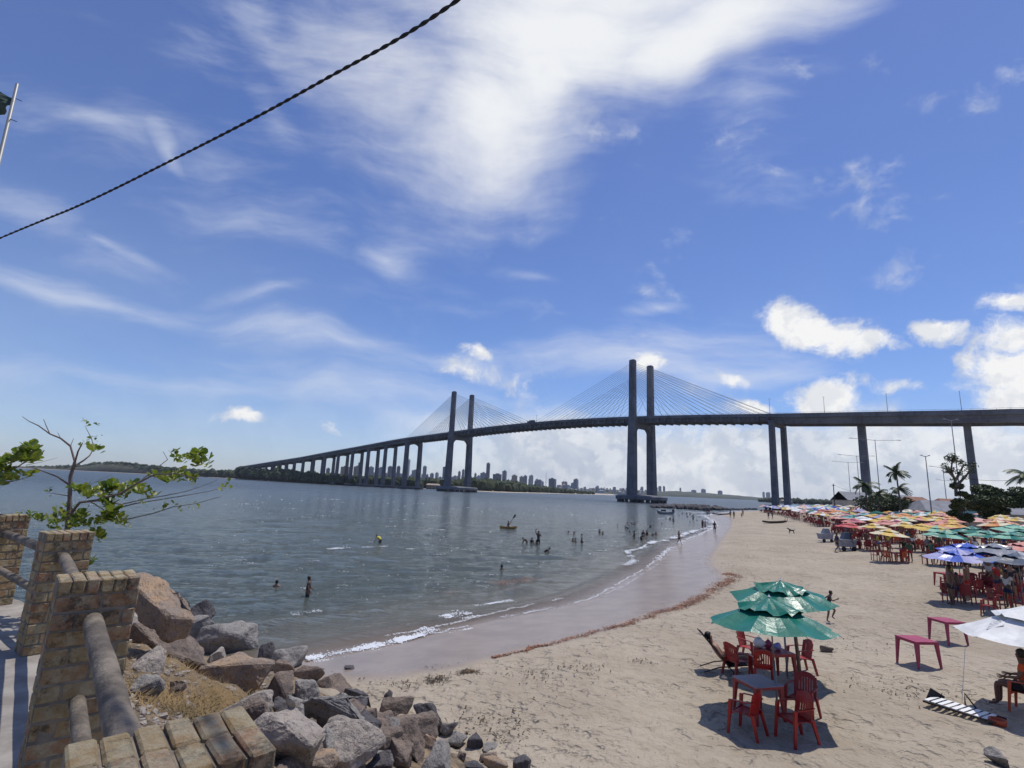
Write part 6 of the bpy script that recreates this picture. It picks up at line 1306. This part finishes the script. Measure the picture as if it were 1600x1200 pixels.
# houses
tile_m = mat('terracotta roof tiles', (.30, .15, .10), .85, (.20, .10, .07), 1.5, .5, 10, coord='World'); grey_roof = mat('grey sheet roof', (.20, .21, .24), .7, (.15, .155, .18), .8, coord='World'); wall_m = mat('pale house wall', (.50, .46, .38), .9, (.38, .34, .28), 1.2, coord='World'); teal_m = mat('teal tarpaulin', (.10, .24, .27), .6, (.07, .17, .20), 1, coord='World')
def house(u0, u1, vr, y, m, label, depth=7, eave=.55, gable=False, wm=wall_m, cat='house'):
    a = AT(u0, vr, y); b = AT(u1, vr, y); w = b.x-a.x; x = (a.x+b.x)/2; z0 = gz(x, y)-.3; ridge = (a.z+b.z)/2-z0; ev = ridge*eave; t_ = thing('house', label, cat, (x, y, z0))
    f = MB(); f.box((0, 0, ev/2), (w*.94, depth*.9, ev)); f.obj('wall', wm, t_)
    f = MB(); i = 0 if gable else min(w*.22, depth*.5); P = [(-w/2, -depth/2, ev), (w/2, -depth/2, ev), (w/2, depth/2, ev), (-w/2, depth/2, ev), (-w/2+i, 0, ridge), (w/2-i, 0, ridge)]
    P2 = [(p[0], p[1], p[2]+.12) for p in P]; f.add(P2, [(0, 1, 5, 4), (2, 3, 4, 5), (1, 2, 5), (3, 0, 4)]); f.add(P, [(4, 5, 1, 0), (5, 4, 3, 2), (5, 2, 1), (4, 0, 3)]); f.add([P[0], P[1], P2[1], P2[0], P[2], P[3], P2[3], P2[2]], [(0, 1, 2, 3), (4, 5, 6, 7)]); f.obj('roof', m, t_)
    n = max(2, int(w/3))
    for k in range(n): f = MB(); f.box((-w*.4+k*w*.8/(n-1), -depth*.45-.0, ev*.5), (.8, .06, min(1.0, ev*.4))); f.obj('window' if k != n//2 else 'door', wood_dark, t_)
house(1310, 1350, 769, 170, grey_roof, 'pale shed with grey roof between the utility pole and the pier palm', 9, .6, True); house(1404, 1452, 777, 120, tile_m, 'low house with terracotta roof behind the lamp posts', 9, .5); house(1420, 1500, 783, 100, grey_roof, 'long grey roofed bar house behind the middle parasols', 8, .55); house(1455, 1505, 780, 125, tile_m, 'house with faded orange roof left of the dark tree', 9, .5)
house(1560, 1660, 779, 92, tile_m, 'long terracotta roofed house at the right edge', 10, .55); house(1508, 1562, 785, 80, teal_m, 'bar tent with teal tarpaulin roof under the dark tree', 6, .45); house(1540, 1660, 795, 78, grey_roof, 'low grey beach bar roof below the orange roofed house', 5, .7); house(1398, 1420, 774, 135, grey_roof, 'small pale building beside the windblown palm', 8, .7, True)

# ------------------------------------------------------------------ sea almond shrub, cable, flag pole
almond = bpy.data.materials.new('sea almond leaves'); almond.use_nodes = True; _t = NT(almond.node_tree); _b = _t.n['Principled BSDF']; _P = _t.new('ShaderNodeNewGeometry').outputs['Position']
_c = _t.mix(_t.mr(_t.noise(_P, 9, 3), .38, .62), (.24, .25, .03, 1), (.07, .12, .02, 1)); _t.l.new(_c, _b.inputs['Base Color']); _b.inputs['Roughness'].default_value = .4
_tr = _t.new('ShaderNodeBsdfTranslucent'); _t.l.new(_t.mix(.5, _c, (.25, .40, .03, 1)), _tr.inputs[0]); _mx = _t.new('ShaderNodeMixShader'); _mx.inputs[0].default_value = .35; _t.l.new(_b.outputs[0], _mx.inputs[1]); _t.l.new(_tr.outputs[0], _mx.inputs[2]); _t.l.new(_mx.outputs[0], _t.n['Material Output'].inputs[0])
twig = mat('pale twig bark', (.17, .13, .11), .85, (.10, .075, .065), 12)
def leaf(mb, p, d, s):
    d = d.normalized(); sd = d.cross(Vector((rnd.gauss(0, .4), rnd.gauss(0, .4), 1))).normalized(); n = sd.cross(d); prof = [(0, .04), (.25, .16), (.55, .32), (.8, .33), (1.0, .12)]; V = []
    for f_, w in prof: c = p+d*s*f_-n*(s*.18*f_*f_)*(-1); V += [c-sd*s*w+n*s*.07*w*3, c, c+sd*s*w+n*s*.07*w*3]
    F = []
    for i in range(len(prof)-1): F += [(3*i, 3*i+1, 3*i+4, 3*i+3), (3*i+1, 3*i+2, 3*i+5, 3*i+4)]
    mb.add(V, F)
def rosette(mb, p, n, s, up=.5):
    for k in range(n):
        a = k*2.4+rnd.random(); leaf(mb, p+Vector((rnd.gauss(0, .02), rnd.gauss(0, .02), rnd.gauss(0, .02))), Vector((math.cos(a), math.sin(a), up+rnd.gauss(0, .35))), s*rnd.uniform(.6, 1.15))
YS = 6.4
sh = thing('sea_almond_shrub', 'young sea almond shrub with bare twigs and light green leaves behind the third pillar', 'shrub'); tr = MB(); g_ = MB()
def branch(L, r0, r1, yj=.25, y0=0):
    P = [AT(u, v, YS+y0+yj*(i/(len(L)-1))) for i, (u, v) in enumerate(L)]; tr.tube(P, [.78*(r0+(r1-r0)*i/(len(P)-1)) for i in range(len(P))], 6); return P
branch([(103, 850), (106, 815), (109, 780), (110, 745), (117, 722)], .034, .022, 0)
for L, r0, r1, j in [([(117, 722), (110, 697), (95, 685), (78, 678), (60, 665), (45, 658), (35, 651)], .017, .004, .5), ([(78, 678), (72, 665), (68, 655)], .008, .004, .1), ([(95, 685), (90, 676)], .006, .003, .1), ([(110, 697), (115, 685)], .006, .003, .1), ([(117, 722), (122, 705), (129, 692)], .014, .007, -.3), ([(117, 728), (130, 720), (140, 712), (147, 700)], .014, .008, .3), ([(147, 700), (143, 685), (134, 668)], .008, .004, .2), ([(107, 757), (90, 745), (72, 738), (55, 732), (35, 730)], .014, .004, -.4), ([(108, 775), (90, 772), (75, 770)], .008, .003, .3), ([(105, 770), (140, 757), (175, 742)], .006, .002, .3),
                     ([(106, 812), (115, 797), (125, 785), (150, 782), (190, 770), (215, 755), (240, 742), (275, 740), (310, 748)], .024, .006, -.6), ([(150, 782), (190, 788), (225, 780), (255, 775), (290, 768), (320, 758), (340, 750)], .012, .003, .6), ([(180, 795), (210, 787), (235, 783), (285, 775), (325, 768), (350, 762)], .011, .003, .2), ([(150, 805), (175, 810), (200, 811), (240, 802), (270, 792), (305, 787), (345, 776)], .012, .003, -.4), ([(215, 755), (240, 735), (262, 718), (255, 706)], .009, .004, .3), ([(140, 783), (160, 795), (175, 805)], .01, .005, -.2)]:
    branch(L, r0, r1, j)
tr.obj('branches', twig, sh)
for u, v, n, s in [(150, 704, 9, .10), (147, 700, 6, .09), (130, 693, 6, .075), (147, 686, 5, .05), (134, 662, 7, .08), (75, 768, 5, .06), (125, 768, 12, .12), (135, 775, 12, .12), (150, 770, 10, .11), (163, 768, 14, .13), (172, 762, 12, .12), (185, 766, 12, .12), (192, 772, 10, .10), (203, 760, 9, .11), (222, 770, 9, .11), (235, 776, 9, .09), (215, 763, 8, .1),
                   (168, 790, 14, .12), (175, 800, 14, .12), (170, 812, 12, .12), (155, 818, 10, .11), (185, 813, 10, .1), (195, 818, 8, .08), (165, 784, 10, .12), (240, 745, 9, .1), (253, 748, 9, .1), (262, 752, 8, .1), (275, 746, 9, .1), (288, 743, 9, .1), (298, 748, 9, .1), (300, 716, 12, .12), (310, 710, 10, .12), (307, 726, 9, .1), (322, 722, 8, .09), (275, 712, 8, .09), (282, 720, 7, .09), (352, 760, 7, .07), (256, 793, 7, .07), (277, 790, 6, .06), (306, 793, 6, .06), (100, 812, 12, .12), (90, 806, 10, .1), (115, 815, 12, .12), (125, 808, 12, .12), (135, 818, 10, .1), (85, 820, 10, .11), (60, 812, 8, .09), (48, 808, 8, .08), (150, 835, 8, .12), (158, 842, 7, .11), (105, 795, 8, .1), (112, 822, 10, .1), (140, 878, 6, .09), (137, 885, 5, .08)]:
    rosette(g_, AT(u, v, YS+rnd.uniform(-.35, .35)), n, s*.92)
    for q_ in range(2 if n > 8 else 1): rosette(g_, AT(u+rnd.gauss(0, 7), v+rnd.gauss(0, 5), YS+rnd.uniform(-.35, .35)), max(3, n//2), s*.62)
g_.obj('leaves', almond, sh)
sh = thing('sea_almond_shrub', 'leafy branch of another sea almond reaching in from the left edge', 'shrub'); tr = MB(); g_ = MB(); YS = 7.0
branch([(-60, 790), (-30, 760), (0, 745), (30, 728), (58, 708)], .03, .006, .3); branch([(-20, 755), (20, 752), (45, 745)], .012, .004, -.3); branch([(30, 728), (50, 716), (68, 702)], .006, .002, .2); branch([(40, 727), (65, 722), (90, 715)], .005, .002, .2)
tr.obj('branches', twig, sh)
for u in range(-60, 60, 8):
    for q in range(3):
        vv = np.interp(u, [-60, 0, 40, 60], [740, 732, 715, 708])+rnd.uniform(-12, 26 if u < 20 else 8); rosette(g_, AT(u+rnd.uniform(-5, 5), vv, YS+rnd.uniform(-.4, .4)), 10, .12)
for u, v in [(20, 748), (35, 745), (45, 743), (10, 750), (0, 755)]: rosette(g_, AT(u, v, YS), 8, .11)
g_.obj('leaves', almond, sh)
# twisted overhead cable
pc = [AT(u, v, y) for u, v, y in [(-700, 640, 15.0), (-350, 520, 11.5), (0, 372, 8.6), (130, 318, 7.6), (265, 252, 6.6), (400, 183, 5.6), (520, 117, 4.8), (620, 62, 4.2), (715, 0, 3.6), (860, -110, 2.9), (1150, -420, 1.9)]]
def smooth(P, n):
    out = []
    for i in range(len(P)-1):
        a = P[max(i-1, 0)]; b = P[i]; c = P[i+1]; d = P[min(i+2, len(P)-1)]
        for k in range(n):
            t = k/n; out.append(.5*((2*b)+(c-a)*t+(2*a-5*b+4*c-d)*t*t+(3*b-a-3*c+d)*t**3))
    return out+[P[-1]]
C_ = smooth(pc, 60); cab = thing('overhead_cable', 'black twisted two strand cable crossing the sky above the water', 'cable'); s0 = 0
offs = [0.0]
for a, b in zip(C_[:-1], C_[1:]): offs.append(offs[-1]+(b-a).length)
for ph in (0, math.pi):
    pts = []
    for i, p in enumerate(C_):
        d = (C_[min(i+1, len(C_)-1)]-C_[max(i-1, 0)]).normalized(); a = d.cross(Vector((0, 0, 1))).normalized(); b = d.cross(a); th = offs[i]*2*math.pi/.30+ph; pts.append(p+(a*math.cos(th)+b*math.sin(th))*.0085)
    f = MB(); f.tube(pts, .0095, 7); f.obj('strand', rubber, cab, True)
# flag pole at top left
t_ = thing('flag_pole', 'slanting thin metal pole with a dark green pennant at the top left', 'flag pole'); Y_ = 7.5; b = AT(-75, 560, Y_); t0 = AT(27, 131, Y_); dn = (b-t0).normalized(); k_ = (t0.z-3.4)/(-dn.z); foot = t0+dn*k_
f = MB(); f.tube([tuple(foot), tuple(t0)], [.05, .022], 10); f.obj('pole', steel, t_, True)
f = MB(); A = [AT(20, 153, Y_), AT(-30, 128, Y_+.15), AT(-34, 182, Y_+.2), AT(12, 175, Y_)]; n = 6; V = []
for i in range(n+1):
    for j in range(n+1): p = A[0].lerp(A[1], i/n).lerp(A[3].lerp(A[2], i/n), j/n); V.append(p+Vector((0, .05*math.sin(i*1.3+j), 0)))
f.add(V, [(i*(n+1)+j, i*(n+1)+j+1, (i+1)*(n+1)+j+1, (i+1)*(n+1)+j) for i in range(n) for j in range(n)]); f.obj('pennant', mat('dark green pennant cloth', (.03, .06, .045), .8), t_)
for (u0, v0), (u1, v1) in (((25, 154), (34, 158)), ((16, 186), (26, 190))): f = MB(); f.tube([AT(u0, v0, Y_), AT(u1, v1, Y_)], .006, 4); f.obj('tie_wire', rubber, t_)
# ------------------------------------------------------------------ haze
hz = MB(); hz.box((300, 1900, 60), (8600, 5600, 140)); hm = bpy.data.materials.new('sea haze'); hm.use_nodes = True; ht = NT(hm.node_tree); ht.n.remove(ht.n['Principled BSDF']); pvn = ht.new('ShaderNodeVolumePrincipled'); pvn.inputs['Color'].default_value = (.80, .88, 1, 1); pvn.inputs['Density'].default_value = .00007; pvn.inputs['Anisotropy'].default_value = .2
ht.l.new(pvn.outputs[0], ht.n['Material Output'].inputs['Volume']); ho = hz.obj('haze', hm); tag(ho, 'thin bluish sea haze over the estuary', 'haze', kind='stuff')
